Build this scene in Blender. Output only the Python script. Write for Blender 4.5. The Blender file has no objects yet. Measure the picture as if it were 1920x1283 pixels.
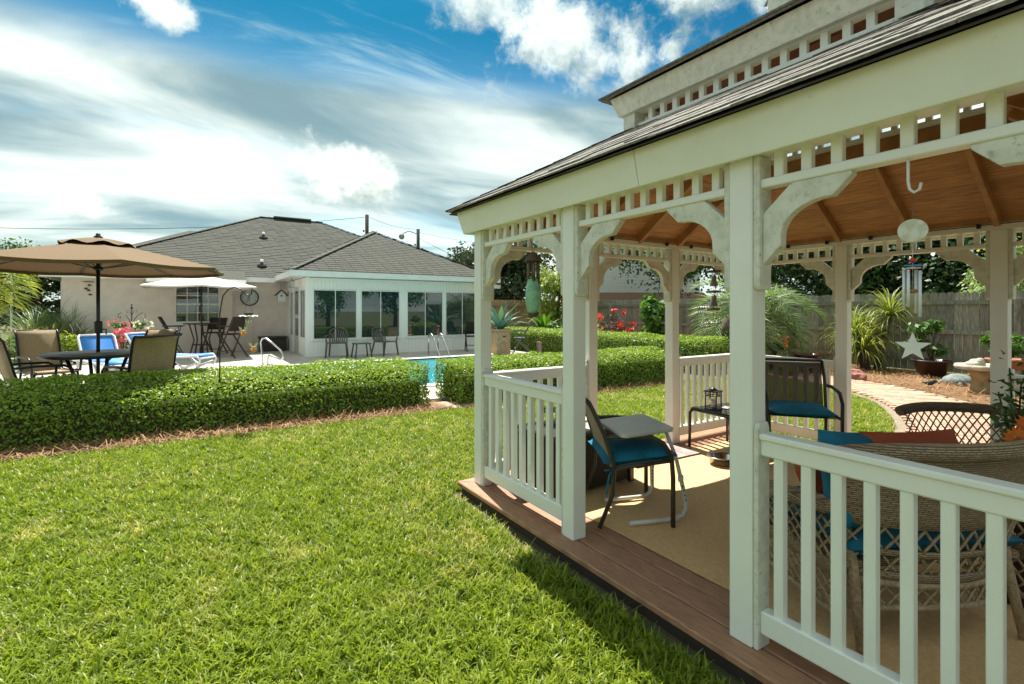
import bpy, bmesh, math, random
import numpy as np
from mathutils import Vector, Matrix, noise as mnoise
R = math.radians
random.seed(11); rng = np.random.default_rng(11)
scene = bpy.context.scene
C = scene.collection
# ------------------------------------------------------------------ camera
CZ = 1.45; YAW = R(32.79); F = 944.2; PX0, PY0 = 960.0, 581.4
cam_d = bpy.data.cameras.new('camera'); cam = bpy.data.objects.new('camera', cam_d); C.objects.link(cam)
cam.location = (0, 0, CZ); cam.rotation_euler = (R(90), 0, -YAW)
cam_d.sensor_width = 36.0; cam_d.lens = F / 1920 * 36.0
cam_d.shift_y = (PY0 - 641.5) / 1920.0
cam_d.clip_start = 0.05; cam_d.clip_end = 2000
scene.camera = cam
# ------------------------------------------------------------------ light and exposure
SUN_EL = R(60); SUN_AZ = math.atan2(.17, .985)      # from +Y towards +X
SUN = Vector((math.sin(SUN_AZ) * math.cos(SUN_EL), math.cos(SUN_AZ) * math.cos(SUN_EL), math.sin(SUN_EL)))
sd = bpy.data.lights.new('sun', 'SUN'); sd.energy = 2.02; sd.angle = R(.53); sd.color = (1, .95, .86)
so = bpy.data.objects.new('sun', sd); C.objects.link(so); so.rotation_euler = SUN.to_track_quat('Z', 'Y').to_euler()
so.location = (0, 0, 30)
scene.view_settings.view_transform = 'Standard'; scene.view_settings.look = 'None'
scene.view_settings.exposure = 2.36; scene.view_settings.gamma = 1.0
scene.view_settings.use_curve_mapping = False
scene.cycles.max_bounces = 8; scene.cycles.diffuse_bounces = 6; scene.cycles.transparent_max_bounces = 8
scene.cycles.use_denoising = True

class NT:
    """small node-tree writer"""
    def __init__(s, tree): s.t = tree
    def n(s, typ, **kw):
        nd = s.t.nodes.new(typ)
        for k, v in kw.items():
            if k == 'i':
                for kk, vv in v.items():
                    if isinstance(vv, bpy.types.NodeSocket): s.t.links.new(vv, nd.inputs[kk])
                    else: nd.inputs[kk].default_value = vv
            else: setattr(nd, k, v)
        return nd
    def math(s, op, a, b=None, c=None, clamp=False):
        nd = s.n('ShaderNodeMath', operation=op, use_clamp=clamp)
        for k, v in enumerate((a, b, c)):
            if v is None: continue
            if isinstance(v, bpy.types.NodeSocket): s.t.links.new(v, nd.inputs[k])
            else: nd.inputs[k].default_value = v
        return nd.outputs[0]
    def vm(s, op, a, b=None):
        nd = s.n('ShaderNodeVectorMath', operation=op)
        for k, v in enumerate((a, b)):
            if v is None: continue
            if isinstance(v, bpy.types.NodeSocket): s.t.links.new(v, nd.inputs[k])
            else: nd.inputs[k].default_value = v
        return nd
    def smooth(s, x, lo, hi, a=0., b=1.):
        return s.n('ShaderNodeMapRange', interpolation_type='SMOOTHSTEP', i={0: x, 1: lo, 2: hi, 3: a, 4: b}).outputs[0]
    def mix(s, f, a, b, mode='MIX'):
        nd = s.n('ShaderNodeMix', data_type='RGBA', blend_type=mode)
        for k, v in ((0, f), (6, a), (7, b)):
            if isinstance(v, bpy.types.NodeSocket): s.t.links.new(v, nd.inputs[k])
            elif k == 0: nd.inputs[0].default_value = v
            else: nd.inputs[k].default_value = (*v, 1) if len(v) == 3 else v
        return nd.outputs[2]
    def noise(s, vec, scale, detail=4, rough=.55, dist=0.):
        nd = s.n('ShaderNodeTexNoise', i={'Scale': scale, 'Detail': detail, 'Roughness': rough, 'Distortion': dist})
        if vec is not None: s.t.links.new(vec, nd.inputs['Vector'])
        return nd.outputs[0]

def dirpx(x, y):
    a = (x - PX0) / F; c, s_ = math.cos(YAW), math.sin(YAW)
    return Vector((a * c + s_, -a * s_ + c, -(y - PY0) / F)).normalized()

# ------------------------------------------------------------------ sky
world = bpy.data.worlds.new('World'); scene.world = world; world.use_nodes = True
wt = world.node_tree; wt.nodes.clear(); w = NT(wt)
sky = w.n('ShaderNodeTexSky', sky_type='NISHITA', sun_disc=False, sun_elevation=SUN_EL, sun_rotation=SUN_AZ,
          altitude=0, air_density=1.0, dust_density=1.2, ozone_density=2.2)
tc = w.n('ShaderNodeTexCoord'); d = w.vm('NORMALIZE', tc.outputs['Generated']).outputs[0]
sep = w.n('ShaderNodeSeparateXYZ', i={0: d}); dz = sep.outputs[2]
zc = w.math('MAXIMUM', dz, 0.0)
den = w.math('ADD', zc, .16)
px_ = w.math('DIVIDE', sep.outputs[0], den); py_ = w.math('DIVIDE', sep.outputs[1], den)
pl = w.n('ShaderNodeCombineXYZ', i={0: px_, 1: py_, 2: 0.0}).outputs[0]
mp = w.n('ShaderNodeMapping', i={'Vector': pl, 'Rotation': (0, 0, R(24)), 'Scale': (.5, 1.0, 1), 'Location': (3.3, .62, 0)}).outputs[0]
n1 = w.noise(mp, .95, 6, .46, .5)
mp2 = w.n('ShaderNodeMapping', i={'Vector': pl, 'Rotation': (0, 0, R(60)), 'Scale': (.8, 3.2, 1)}).outputs[0]
n2 = w.noise(mp2, 1.6, 8, .62, .6)
veil = w.math('MAXIMUM', w.smooth(dz, .30, .47, 1., 0.), w.smooth(dz, .52, .72, 0., .9))
cov = w.math('ADD', w.math('MULTIPLY', n1, 1.0), w.math('MULTIPLY', veil, .34))
strat = w.smooth(cov, .50, .78)
wisp = w.math('MULTIPLY', w.smooth(n2, .50, .78), .55)
blue = w.mix(w.smooth(dz, .1, .5), (.5, .62, .56), (.014, .145, .185))
skyc = w.mix(1.0, sky.outputs[0], blue, 'MULTIPLY')
n3 = w.noise(mp, 1.5, 6, .5, .5)
ccol = w.mix(w.smooth(n3, .37, .66), (.62, .98, 1.06), (2.72, 2.95, 2.68))
col = w.mix(wisp, skyc, (1.9, 2.45, 2.45))
col = w.mix(w.math('MULTIPLY', strat, .93), col, ccol)
dn = w.noise(d, 9.0, 9, .64, .1); dn2 = w.noise(d, 16.0, 8, .6, .0)
for (x, y, r, k) in ((640, 335, .115, 1.), (1075, 70, .165, .8), (930, 10, .10, .75), (160, 395, .034, .9), (300, 15, .062, .85), (1350, -130, .2, .9), (-300, 200, .16, .9), (1190, 400, .06, .6)):
    d0 = dirpx(x, y)
    off = w.vm('SUBTRACT', d, tuple(d0)).outputs[0]
    sq = w.vm('MULTIPLY', off, (1, 1, 1.55)).outputs[0]
    dist = w.vm('LENGTH', sq).outputs['Value']
    body = w.math('SUBTRACT', w.math('ADD', w.math('SUBTRACT', 1., w.math('DIVIDE', dist, r)), w.math('MULTIPLY', w.math('SUBTRACT', dn, .5), 3.2)), 0.0)
    m = w.math('MULTIPLY', w.smooth(body, .05, .75), k)
    hgt = w.n('ShaderNodeSeparateXYZ', i={0: off}).outputs[2]
    lit = w.smooth(w.math('ADD', w.math('DIVIDE', hgt, r), w.math('MULTIPLY', w.math('SUBTRACT', dn2, .5), 3.0)), -.85, .35)
    cc = w.mix(lit, (1.0, 1.28, 1.24), (3.1, 3.3, 3.0))
    col = w.mix(m, col, cc)
hz = w.smooth(dz, 0.0, .13, .55, 0.)
col = w.mix(hz, col, (2.05, 2.45, 2.2))
bg = w.n('ShaderNodeBackground', i={'Color': col, 'Strength': .085})
wo = w.n('ShaderNodeOutputWorld', i={0: bg.outputs[0]})

# ------------------------------------------------------------------ pixel helpers (a pixel gives a direction; ground or a plane gives the distance)
def ray(x, y):
    a = (x - PX0) / F; c, s_ = math.cos(YAW), math.sin(YAW)
    return Vector((a * c + s_, -a * s_ + c, -(y - PY0) / F))
def atz(x, y, z=0.): r = ray(x, y); return r * ((z - CZ) / r.z) + Vector((0, 0, CZ))
def atd(x, y, dd): return ray(x, y) * dd + Vector((0, 0, CZ))
def ony(x, y, Y): r = ray(x, y); return r * (Y / r.y) + Vector((0, 0, CZ))
def onx(x, y, X): r = ray(x, y); return r * (X / r.x) + Vector((0, 0, CZ))

# ------------------------------------------------------------------ materials
MATS = {}
def M(name, col, col2=None, rough=.6, scale=6., bump=0., bscale=60., metal=0., spec=.5, objvar=0., stretch=None, detail=5, lo=.35, hi=.65, dirt=None, dscale=3., dlo=.55, dhi=.75):
    if name in MATS: return MATS[name]
    m = bpy.data.materials.new(name); m.use_nodes = True; t = NT(m.node_tree); nodes = m.node_tree.nodes
    p = nodes['Principled BSDF']; p.inputs['Roughness'].default_value = rough; p.inputs['Metallic'].default_value = metal
    p.inputs['Specular IOR Level'].default_value = spec
    vec = t.n('ShaderNodeTexCoord').outputs['Object']
    if stretch: vec = t.n('ShaderNodeMapping', i={'Vector': vec, 'Scale': stretch}).outputs[0]
    if objvar:
        oi = t.n('ShaderNodeObjectInfo')
        vec = t.vm('ADD', vec, t.vm('SCALE', (7.3, 3.1, 5.7)).outputs[0]).outputs[0] if False else t.vm('ADD', vec, t.n('ShaderNodeCombineXYZ', i={0: t.math('MULTIPLY', oi.outputs['Random'], 37.), 1: t.math('MULTIPLY', oi.outputs['Random'], 11.), 2: 0.}).outputs[0]).outputs[0]
    c2 = col2 or tuple(x * .86 for x in col)
    f = t.smooth(t.noise(vec, scale, detail), lo, hi)
    out = t.mix(f, col, c2)
    if dirt:
        out = t.mix(t.smooth(t.noise(vec, dscale, 6, .65), dlo, dhi), out, dirt)
    if objvar:
        v = t.math('ADD', 1. - objvar, t.math('MULTIPLY', oi.outputs['Random'], 2 * objvar))
        out = t.mix(1.0, out, t.n('ShaderNodeCombineColor', i={0: v, 1: v, 2: v}).outputs[0], 'MULTIPLY')
    m.node_tree.links.new(out, p.inputs['Base Color'])
    if bump:
        b = t.n('ShaderNodeBump', i={'Strength': bump, 'Distance': .01, 'Height': t.noise(vec, bscale, 4)})
        m.node_tree.links.new(b.outputs[0], p.inputs['Normal'])
    MATS[name] = m; return m

def leafmat(name, c0, c1, c2=None, rough=.5, transl=.35, spec=.4, patch=0.):
    """leaf colour from the per-leaf 'tint' attribute; part of the light passes through"""
    if name in MATS: return MATS[name]
    m = bpy.data.materials.new(name); m.use_nodes = True; t = NT(m.node_tree); nodes = m.node_tree.nodes
    p = nodes['Principled BSDF']; p.inputs['Roughness'].default_value = rough; p.inputs['Specular IOR Level'].default_value = spec
    a = t.n('ShaderNodeAttribute', attribute_name='tint').outputs['Fac']
    ramp = t.n('ShaderNodeValToRGB', i={0: a}); e = ramp.color_ramp.elements
    e[0].color = (*c0, 1); e[1].color = (*c1, 1)
    if c2: x = e.new(.93); e[1].position = .9; x.color = (*c1, 1); e[2].position = 1.; e[2].color = (*c2, 1); e[1].color = (*c1, 1)
    out = ramp.outputs[0]
    m.node_tree.links.new(out, p.inputs['Base Color'])
    tr = t.n('ShaderNodeBsdfTranslucent', i={0: t.mix(1., out, (1.25, 1.3, .55), 'MULTIPLY')})
    mx = t.n('ShaderNodeMixShader', i={0: transl, 1: p.outputs[0], 2: tr.outputs[0]})
    m.node_tree.links.new(mx.outputs[0], nodes['Material Output'].inputs[0])
    MATS[name] = m; return m

# ------------------------------------------------------------------ object helpers
def tag(o, label=None, cat=None, group=None, kind=None):
    if label: o['label'] = label
    if cat: o['category'] = cat
    if group: o['group'] = group
    if kind: o['kind'] = kind
    return o
def thing(name, label, cat, loc=(0, 0, 0), rz=0., group=None):
    o = bpy.data.objects.new(name, None); o.empty_display_size = .1; C.objects.link(o)
    o.location = loc; o.rotation_euler = (0, 0, rz)
    return tag(o, label, cat, group)
def off_world(parent):
    v = Vector((0, 0, 0)); p = parent
    while p: v -= p.location; p = p.parent
    return v
def place(name, me, parent=None, loc=(0, 0, 0), rot=(0, 0, 0), scale=None, wc=False):
    o = bpy.data.objects.new(name, me); C.objects.link(o); o.parent = parent
    o.location = Vector(loc) + (off_world(parent) if wc else Vector((0, 0, 0))); o.rotation_euler = rot
    if scale: o.scale = scale
    return o
def copy_tree(o, parent=None, loc=None, rz=None, label=None):
    c = o.copy(); C.objects.link(c); c.parent = parent
    if loc is not None: c.location = loc
    if rz is not None: c.rotation_euler = (0, 0, rz)
    if label: c['label'] = label
    for ch in [x for x in bpy.data.objects if x.parent == o]: copy_tree(ch, c)
    return c

class MB:
    def __init__(s): s.v = []; s.f = []; s.sm = []
    def add(s, vs, fs, smooth=False):
        b = len(s.v); s.v += [tuple(x) for x in vs]; s.f += [tuple(b + i for i in f) for f in fs]; s.sm += [smooth] * len(fs); return s
    def box(s, x0, x1, y0, y1, z0, z1):
        return s.add([(x, y, z) for z in (z0, z1) for (x, y) in ((x0, y0), (x1, y0), (x1, y1), (x0, y1))],
                     [(3, 2, 1, 0), (4, 5, 6, 7), (0, 1, 5, 4), (1, 2, 6, 5), (2, 3, 7, 6), (3, 0, 4, 7)])
    def obox(s, c, ax, ay, az):
        c, ax, ay, az = map(Vector, (c, ax, ay, az))
        return s.add([c + sx * ax + sy * ay + sz * az for sz in (-1, 1) for (sx, sy) in ((-1, -1), (1, -1), (1, 1), (-1, 1))],
                     [(3, 2, 1, 0), (4, 5, 6, 7), (0, 1, 5, 4), (1, 2, 6, 5), (2, 3, 7, 6), (3, 0, 4, 7)])
    def bar(s, p, q, w, h, up=(0, 0, 1)):
        p, q = Vector(p), Vector(q); t = (q - p); L = t.length; t.normalize(); up = Vector(up)
        side = t.cross(up)
        if side.length < 1e-4: side = t.cross(Vector((1, 0, 0)))
        side.normalize(); u = side.cross(t)
        return s.obox((p + q) / 2, t * L / 2, side * w / 2, u * h / 2)
    def tube(s, pts, r, n=8, closed=False):
        pts = [Vector(p) for p in pts]; m = len(pts); rs = r if isinstance(r, (list, tuple)) else [r] * m
        ring = []; prev = None
        for i, p in enumerate(pts):
            a = pts[i - 1] if (i or closed) else p; b = pts[(i + 1) % m] if (i < m - 1 or closed) else p
            t = (b - a).normalized()
            if prev is None:
                prev = t.orthogonal().normalized()
            prev = (prev - t * prev.dot(t)); prev = prev.normalized() if prev.length > 1e-6 else t.orthogonal().normalized()
            bi = t.cross(prev)
            ring.append([p + rs[i] * (math.cos(2 * math.pi * k / n) * prev + math.sin(2 * math.pi * k / n) * bi) for k in range(n)])
        vs = [v for rr in ring for v in rr]; fs = []
        for i in range(m if closed else m - 1):
            j = (i + 1) % m
            for k in range(n): fs.append((i * n + k, i * n + (k + 1) % n, j * n + (k + 1) % n, j * n + k))
        s.add(vs, fs, True)
        if not closed:
            b = len(s.v) - m * n
            s.f += [tuple(b + k for k in reversed(range(n))), tuple(b + (m - 1) * n + k for k in range(n))]; s.sm += [False, False]
        return s
    def lathe(s, prof, c=(0, 0, 0), n=20, smooth=True, wob=0.):
        c = Vector(c); vs = []; fs = []
        for (r, z) in prof:
            for k in range(n):
                a = 2 * math.pi * k / n; q = 1 + (wob * (random.random() - .5) if wob else 0)
                vs.append(c + Vector((r * q * math.cos(a), r * q * math.sin(a), z)))
        for i in range(len(prof) - 1):
            for k in range(n): fs.append((i * n + k, i * n + (k + 1) % n, (i + 1) * n + (k + 1) % n, (i + 1) * n + k))
        s.add(vs, fs, smooth)
        b = len(s.v) - len(vs); m = len(prof)
        if prof[0][0] > 1e-5: s.f.append(tuple(b + k for k in reversed(range(n)))); s.sm.append(False)
        if prof[-1][0] > 1e-5: s.f.append(tuple(b + (m - 1) * n + k for k in range(n))); s.sm.append(False)
        return s
    def prism(s, poly, o, ax, ay, an):
        """polygon (list of 2D) in plane o + x*ax + y*ay, extruded by vector an"""
        o, ax, ay, an = map(Vector, (o, ax, ay, an)); n = len(poly)
        a = [o + x * ax + y * ay for x, y in poly]; b = [p + an for p in a]
        fs = [tuple(reversed(range(n))), tuple(range(n, 2 * n))] + [(i, (i + 1) % n, n + (i + 1) % n, n + i) for i in range(n)]
        return s.add(a + b, fs)
    def quad(s, *p): return s.add(p, [tuple(range(len(p)))])
    def ball(s, c, r, n=10, m=7, sq=(1, 1, 1)):
        return s.lathe([(max(1e-6, r * math.sin(math.pi * i / m)) * 1.0, -r * math.cos(math.pi * i / m) * sq[2]) for i in range(m + 1)], c, n)
    def mesh(s, name, mat, bevel=0.):
        me = bpy.data.meshes.new(name); me.from_pydata(s.v, [], s.f); me.update()
        me.polygons.foreach_set('use_smooth', s.sm)
        bm = bmesh.new(); bm.from_mesh(me); bmesh.ops.recalc_face_normals(bm, faces=bm.faces)
        if bevel:
            ed = [e for e in bm.edges if len(e.link_faces) == 2 and e.calc_face_angle(0) > .6]
            bmesh.ops.bevel(bm, geom=ed, offset=bevel, segments=1, affect='EDGES', clamp_overlap=True)
        bm.to_mesh(me); bm.free()
        if mat: me.materials.append(mat)
        return me
    def build(s, name, mat, parent=None, bevel=0., wc=False, loc=(0, 0, 0), rot=(0, 0, 0)):
        return place(name, s.mesh(name, mat, bevel), parent, loc, rot, None, wc)

def npmesh(name, V, Fc, mat, tint=None, smooth=False):
    """numpy mesh: V (n,3), Fc (m,k) equal-size faces, tint per vertex"""
    me = bpy.data.meshes.new(name); V = np.asarray(V, np.float32); Fc = np.asarray(Fc, np.int32); m, k = Fc.shape
    me.vertices.add(len(V)); me.vertices.foreach_set('co', V.ravel())
    me.loops.add(m * k); me.loops.foreach_set('vertex_index', Fc.ravel())
    me.polygons.add(m); me.polygons.foreach_set('loop_start', np.arange(0, m * k, k, dtype=np.int32))
    me.update(calc_edges=True)
    if tint is not None:
        at = me.attributes.new('tint', 'FLOAT', 'POINT'); at.data.foreach_set('value', np.asarray(tint, np.float32))
    if smooth: me.polygons.foreach_set('use_smooth', np.ones(m, bool))
    me.materials.append(mat); me.validate(); return me

def unit(a): return a / np.maximum(np.linalg.norm(a, axis=-1, keepdims=True), 1e-9)
def leaf_mesh(name, P, N, size, mat, asp=.5, jit=.5, fold=.15, tint=None, droop=0.):
    """one folded four-corner leaf at every point P, facing about N"""
    P = np.asarray(P, float); n = len(P); N = unit(np.asarray(N, float) + jit * rng.normal(size=(n, 3)))
    T = rng.normal(size=(n, 3)); T[:, 2] -= droop; T = unit(T - N * (T * N).sum(1, keepdims=True)); B = np.cross(N, T)
    s = (np.asarray(size) * (.65 + .7 * rng.random(n)))[:, None] if np.ndim(size) == 0 else np.asarray(size)[:, None]
    a = P - T * s * .5; b = P + B * s * asp * .5 + N * s * fold; c = P + T * s * .5; e = P - B * s * asp * .5 + N * s * fold
    V = np.stack([a, b, c, e], 1).reshape(-1, 3); Fc = np.arange(4 * n).reshape(n, 4)
    t = rng.random(n) if tint is None else np.asarray(tint)
    return npmesh(name, V, Fc, mat, np.repeat(t, 4))
def blob_points(n, c, rad, shell=.55, lumps=0, lump_r=.4):
    """points in a lumpy ellipsoid, most near the surface of its clumps"""
    c = np.asarray(c, float); rad = np.asarray(rad, float)
    if lumps:
        L = unit(rng.normal(size=(lumps, 3))) * (rng.random((lumps, 1)) ** .4) * .78
        i = rng.integers(0, lumps, n); dirs = unit(rng.normal(size=(n, 3)))
        q = L[i] + dirs * (lump_r * (.55 + .6 * rng.random(lumps)))[i][:, None] * (shell + (1 - shell) * rng.random((n, 1)))
        nr = unit(dirs + .4 * L[i])
    else:
        dirs = unit(rng.normal(size=(n, 3))); q = dirs * (shell + (1 - shell) * rng.random((n, 1)) ** .5); nr = dirs
    return c + q * rad, nr
# ------------------------------------------------------------------ shared materials
VINYL = M('white_vinyl', (.86, .865, .815), (.82, .825, .775), rough=.38, scale=3, bump=.03, bscale=120)
VINYLD = M('mildewed_vinyl', (.74, .74, .66), (.62, .62, .54), rough=.55, scale=22, bump=.08, bscale=140, detail=7, dirt=(.40, .40, .33), dscale=38, dlo=.56, dhi=.72)
DECKW = M('stained_deck_wood', (.44, .225, .125), (.29, .148, .085), rough=.5, scale=9, stretch=(1, 14, 1), bump=.25, bscale=40, objvar=.15, dirt=(.06, .045, .035), dscale=5, dlo=.6, dhi=.72)
DECKX = M('stained_deck_wood_cross', (.44, .225, .125), (.29, .148, .085), rough=.5, scale=9, stretch=(14, 1, 1), bump=.25, bscale=40, objvar=.15, dirt=(.06, .045, .035), dscale=5, dlo=.6, dhi=.72)
CEIL = M('cedar_ceiling', (.50, .245, .09), (.34, .15, .052), rough=.5, scale=5, stretch=(1.2, 22, 8), bump=.1, bscale=60, objvar=.16)
CEILY = M('cedar_ceiling_cross', (.50, .245, .09), (.34, .15, .052), rough=.5, scale=5, stretch=(22, 1.2, 8), bump=.1, bscale=60, objvar=.16)
RAFT = M('cedar_rafter', (.46, .235, .09), (.34, .16, .06), rough=.5, scale=7, bump=.1, objvar=.08)
REDW = M('red_cedar', (.20, .055, .028), (.12, .035, .02), rough=.5, scale=6)
SHG = M('weathered_gazebo_shingle', (.27, .258, .225), (.15, .142, .125), rough=.95, scale=46, bump=.6, bscale=260, objvar=.22, detail=8)
SHH = M('grey_roof_shingle', (.085, .087, .070), (.050, .052, .041), rough=.95, scale=30, bump=.4, bscale=200, objvar=.12, detail=7)
FELT = M('dark_roof_underlay', (.07, .066, .06), rough=.95)
STUCCO = M('beige_stucco', (.76, .675, .60), (.70, .62, .55), rough=.9, scale=5, bump=.7, bscale=38)
TRIMW = M('white_trim_paint', (.78, .79, .76), (.72, .73, .70), rough=.45, scale=4)
SIDW = M('white_wall_siding', (.84, .86, .81), (.80, .82, .77), rough=.5, scale=5, stretch=(30, 30, 1))
CONC = M('patio_concrete', (.52, .46, .40), (.43, .38, .325), rough=.9, scale=7, bump=.3, bscale=90, detail=8)
METW = M('silver_steel', (.62, .62, .60), rough=.22, metal=1.)
BLACKM = M('black_metal', (.018, .016, .015), rough=.4)
BRONZE = M('dark_bronze_metal', (.055, .04, .03), rough=.4)
WICK = None
def glassmat():
    m = bpy.data.materials.new('window_glass'); m.use_nodes = True; t = NT(m.node_tree); p = m.node_tree.nodes['Principled BSDF']
    p.inputs['Roughness'].default_value = .015; p.inputs['Specular IOR Level'].default_value = .9; p.inputs['IOR'].default_value = 1.7
    oc = t.n('ShaderNodeTexCoord').outputs['Object']
    t.t.links.new(t.mix(t.smooth(t.noise(oc, .9, 3), .4, .65), (.012, .030, .034), (.025, .05, .04)), p.inputs['Base Color'])
    return m
GLASS = glassmat()
# ------------------------------------------------------------------ ground sheets
B = 1.105; AX, AY = 1.938, 3.429; DK = .10; EX, SY = AX + 3 * B, AY - 3 * B; GX, GY = AX + 1.5 * B, AY - 1.5 * B
SOIL = M('turf_soil', (.085, .085, .03), (.12, .09, .05), rough=1., scale=3., bump=.6, bscale=60, dirt=(.17, .135, .08), dscale=2.2, dlo=.58, dhi=.78)
STRAW = M('pine_straw', (.34, .20, .10), (.17, .095, .05), rough=1., scale=40, stretch=(1, 3, 1), bump=1., bscale=120, detail=9)
def sheet(name, poly, z, mat, kind='structure'):
    mb = MB(); mb.quad(*[(x, y, z) for x, y in poly]); return tag(mb.build(name, mat), kind=kind)
sheet('ground', [(-400, -400), (400, -400), (400, 400), (-400, 400)], -.012, M('far_ground', (.08, .10, .035), (.11, .115, .05), rough=1., scale=.6))
sheet('lawn', [(-14, -9), (14.4, -9), (14.4, 6.9), (-14, 6.9)], 0.0, SOIL)
# pine straw beds: under the hedges and between path and fence
PATHC = [(5.45, 1.75), (6.4, 1.72), (7.5, 1.95), (8.6, 2.45), (9.6, 3.1), (10.35, 3.95), (10.95, 5.1), (11.3, 6.6), (11.4, 8.4), (11.4, 11.)]
PATHW = .72
def path_pt(t):
    k = min(int(t), len(PATHC) - 2); u = t - k
    p = [Vector((*PATHC[max(0, min(len(PATHC) - 1, k + j))], 0)) for j in (-1, 0, 1, 2)]
    return .5 * ((2 * p[1]) + (-p[0] + p[2]) * u + (2 * p[0] - 5 * p[1] + 4 * p[2] - p[3]) * u * u + (-p[0] + 3 * p[1] - 3 * p[2] + p[3]) * u ** 3)
PTS = [path_pt(k * (len(PATHC) - 1) / 120) for k in range(121)]
def path_dist(x, y):
    best = 9e9; side = 0
    for i in range(120):
        a, b = PTS[i], PTS[i + 1]; ab = b - a; ap = Vector((x, y, 0)) - a
        u = max(0, min(1, ap.dot(ab) / max(ab.dot(ab), 1e-9))); q = ap - ab * u; L = q.length
        if L < best: best = L; side = ab.x * ap.y - ab.y * ap.x
    return best, side
beds = [[(-9, 6.62), (3.3, 6.5), (3.3, 7.4), (-9, 7.4)], [(3.35, 6.4), (8.6, 6.35), (8.6, 7.4), (3.35, 7.4)]]
mb = MB()
for bd in beds: mb.quad(*[(x, y, .004) for x, y in bd])
left = [];
for i in range(0, 121, 4):
    a = PTS[i]; b = PTS[min(i + 1, 120)] if i < 120 else PTS[i]; t = ((PTS[min(i + 1, 120)] - PTS[max(i - 1, 0)])).normalized(); n = Vector((t.y, -t.x, 0)); left.append(a + n * (PATHW + .02))
poly = [p for p in left if p.x > 8.2]
mb.quad(*[(p.x, p.y, .004) for p in poly], (11.6, 16.5, .004), (14.6, 16.5, .004), (14.6, -3, .004), (10.2, .2, .004))
tag(mb.build('mulch_bed', STRAW), kind='structure')
# straw needles over the beds
def needles(n, sampler, L=.13):
    P = np.array([sampler() for _ in range(n)]); a = rng.random(n) * 6.283; D = np.stack([np.cos(a), np.sin(a), .25 * rng.normal(size=n)], 1) * (L * (.5 + rng.random(n)))[:, None] / 2
    S = np.stack([-np.sin(a), np.cos(a), 0 * a], 1) * .0035
    P[:, 2] = .01 + .035 * rng.random(n) + np.abs(D[:, 2])
    V = np.stack([P - D - S, P + D - S, P + D + S, P - D + S], 1).reshape(-1, 3)
    return V, np.arange(4 * n).reshape(n, 4), np.repeat(rng.random(n), 4)
def bed_sample():
    while True:
        k = random.random()
        if k < .16: return (random.uniform(-4, 3.2), random.uniform(6.55, 7.05), 0)
        if k < .24: return (random.uniform(3.4, 8.6), random.uniform(6.4, 6.9), 0)
        x, y = random.uniform(8.5, 14.5), random.uniform(.5, 9)
        dd, sd_ = path_dist(x, y)
        if dd > PATHW and sd_ < 0: return (x, y, 0)
V, Fc, tt = needles(24000, bed_sample)
tag(place('pine_needles', npmesh('pine_needles', V, Fc, leafmat('pine_needle', (.20, .10, .045), (.46, .28, .13), transl=.1, rough=.8), tt)), 'fallen brown pine needles over the planting beds', 'pine straw', kind='stuff')
# ------------------------------------------------------------------ patio and pool
PZ = .05
PX_, PXX, PYY, PYX = 1.2, 8.3, 8.8, 13.5     # pool
mb = MB()
mb.box(-9, 9.45, 8.0, PYY, -.1, PZ); mb.box(-9, PX_, PYY, PYX, -.1, PZ); mb.box(PXX, 9.45, PYY, PYX, -.1, PZ); mb.box(-9, 9.45, PYX, 20.2, -.1, PZ)
mb.box(3.12, 4.6, 7.35, 8.0, -.1, PZ)
tag(mb.build('patio', CONC), kind='structure')
COP = M('pool_coping', (.66, .62, .57), (.58, .54, .50), rough=.8, scale=14, bump=.2)
mb = MB()
for (x0, x1, y0, y1) in ((PX_ - .3, PXX + .3, PYY - .3, PYY), (PX_ - .3, PXX + .3, PYX, PYX + .3), (PX_ - .3, PX_, PYY, PYX), (PXX, PXX + .3, PYY, PYX)):
    mb.box(x0, x1, y0, y1, PZ - .02, PZ + .02)
tag(mb.build('pool_coping', COP), kind='structure')
WAT = M('pool_water', (.03, .33, .36), (.02, .26, .31), rough=.04, bump=.35, bscale=6)
tag(MB().box(PX_ + .004, PXX - .004, PYY + .004, PYX - .004, -.008, .02).build('pool_water', WAT), kind='structure')
# ------------------------------------------------------------------ brick path
BRK = M('path_brick', (.52, .29, .18), (.40, .25, .18), rough=.9, scale=9, bump=.4, bscale=80, objvar=.3, dirt=(.40, .36, .31), dscale=6, dlo=.5, dhi=.7)
mb = MB()
for i in range(0, 120, 2):
    def lr(k):
        t = (PTS[min(k + 1, 120)] - PTS[max(k - 1, 0)]).normalized(); n = Vector((t.y, -t.x, 0)); return PTS[k] + n * PATHW, PTS[k] - n * PATHW
    a, b = lr(i); c_, d_ = lr(i + 2)
    mb.quad((a.x, a.y, .008), (c_.x, c_.y, .008), (d_.x, d_.y, .008), (b.x, b.y, .008))
path = tag(mb.build('path', M('path_sand', (.30, .24, .18), (.2, .16, .12), rough=1., scale=30)), kind='structure')
bm_ = MB().box(-.1, .1, -.05, .05, -.01, .02).mesh('brick', BRK, .004)
arc = [0.]
for i in range(120): arc.append(arc[-1] + (PTS[i + 1] - PTS[i]).length)
def at_arc(s_):
    k = 0
    while k < 119 and arc[k + 1] < s_: k += 1
    u = (s_ - arc[k]) / max(arc[k + 1] - arc[k], 1e-6); p = PTS[k].lerp(PTS[k + 1], u); t = (PTS[k + 1] - PTS[k]).normalized(); return p, t
cand = []
s_ = .06; row = 0
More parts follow.
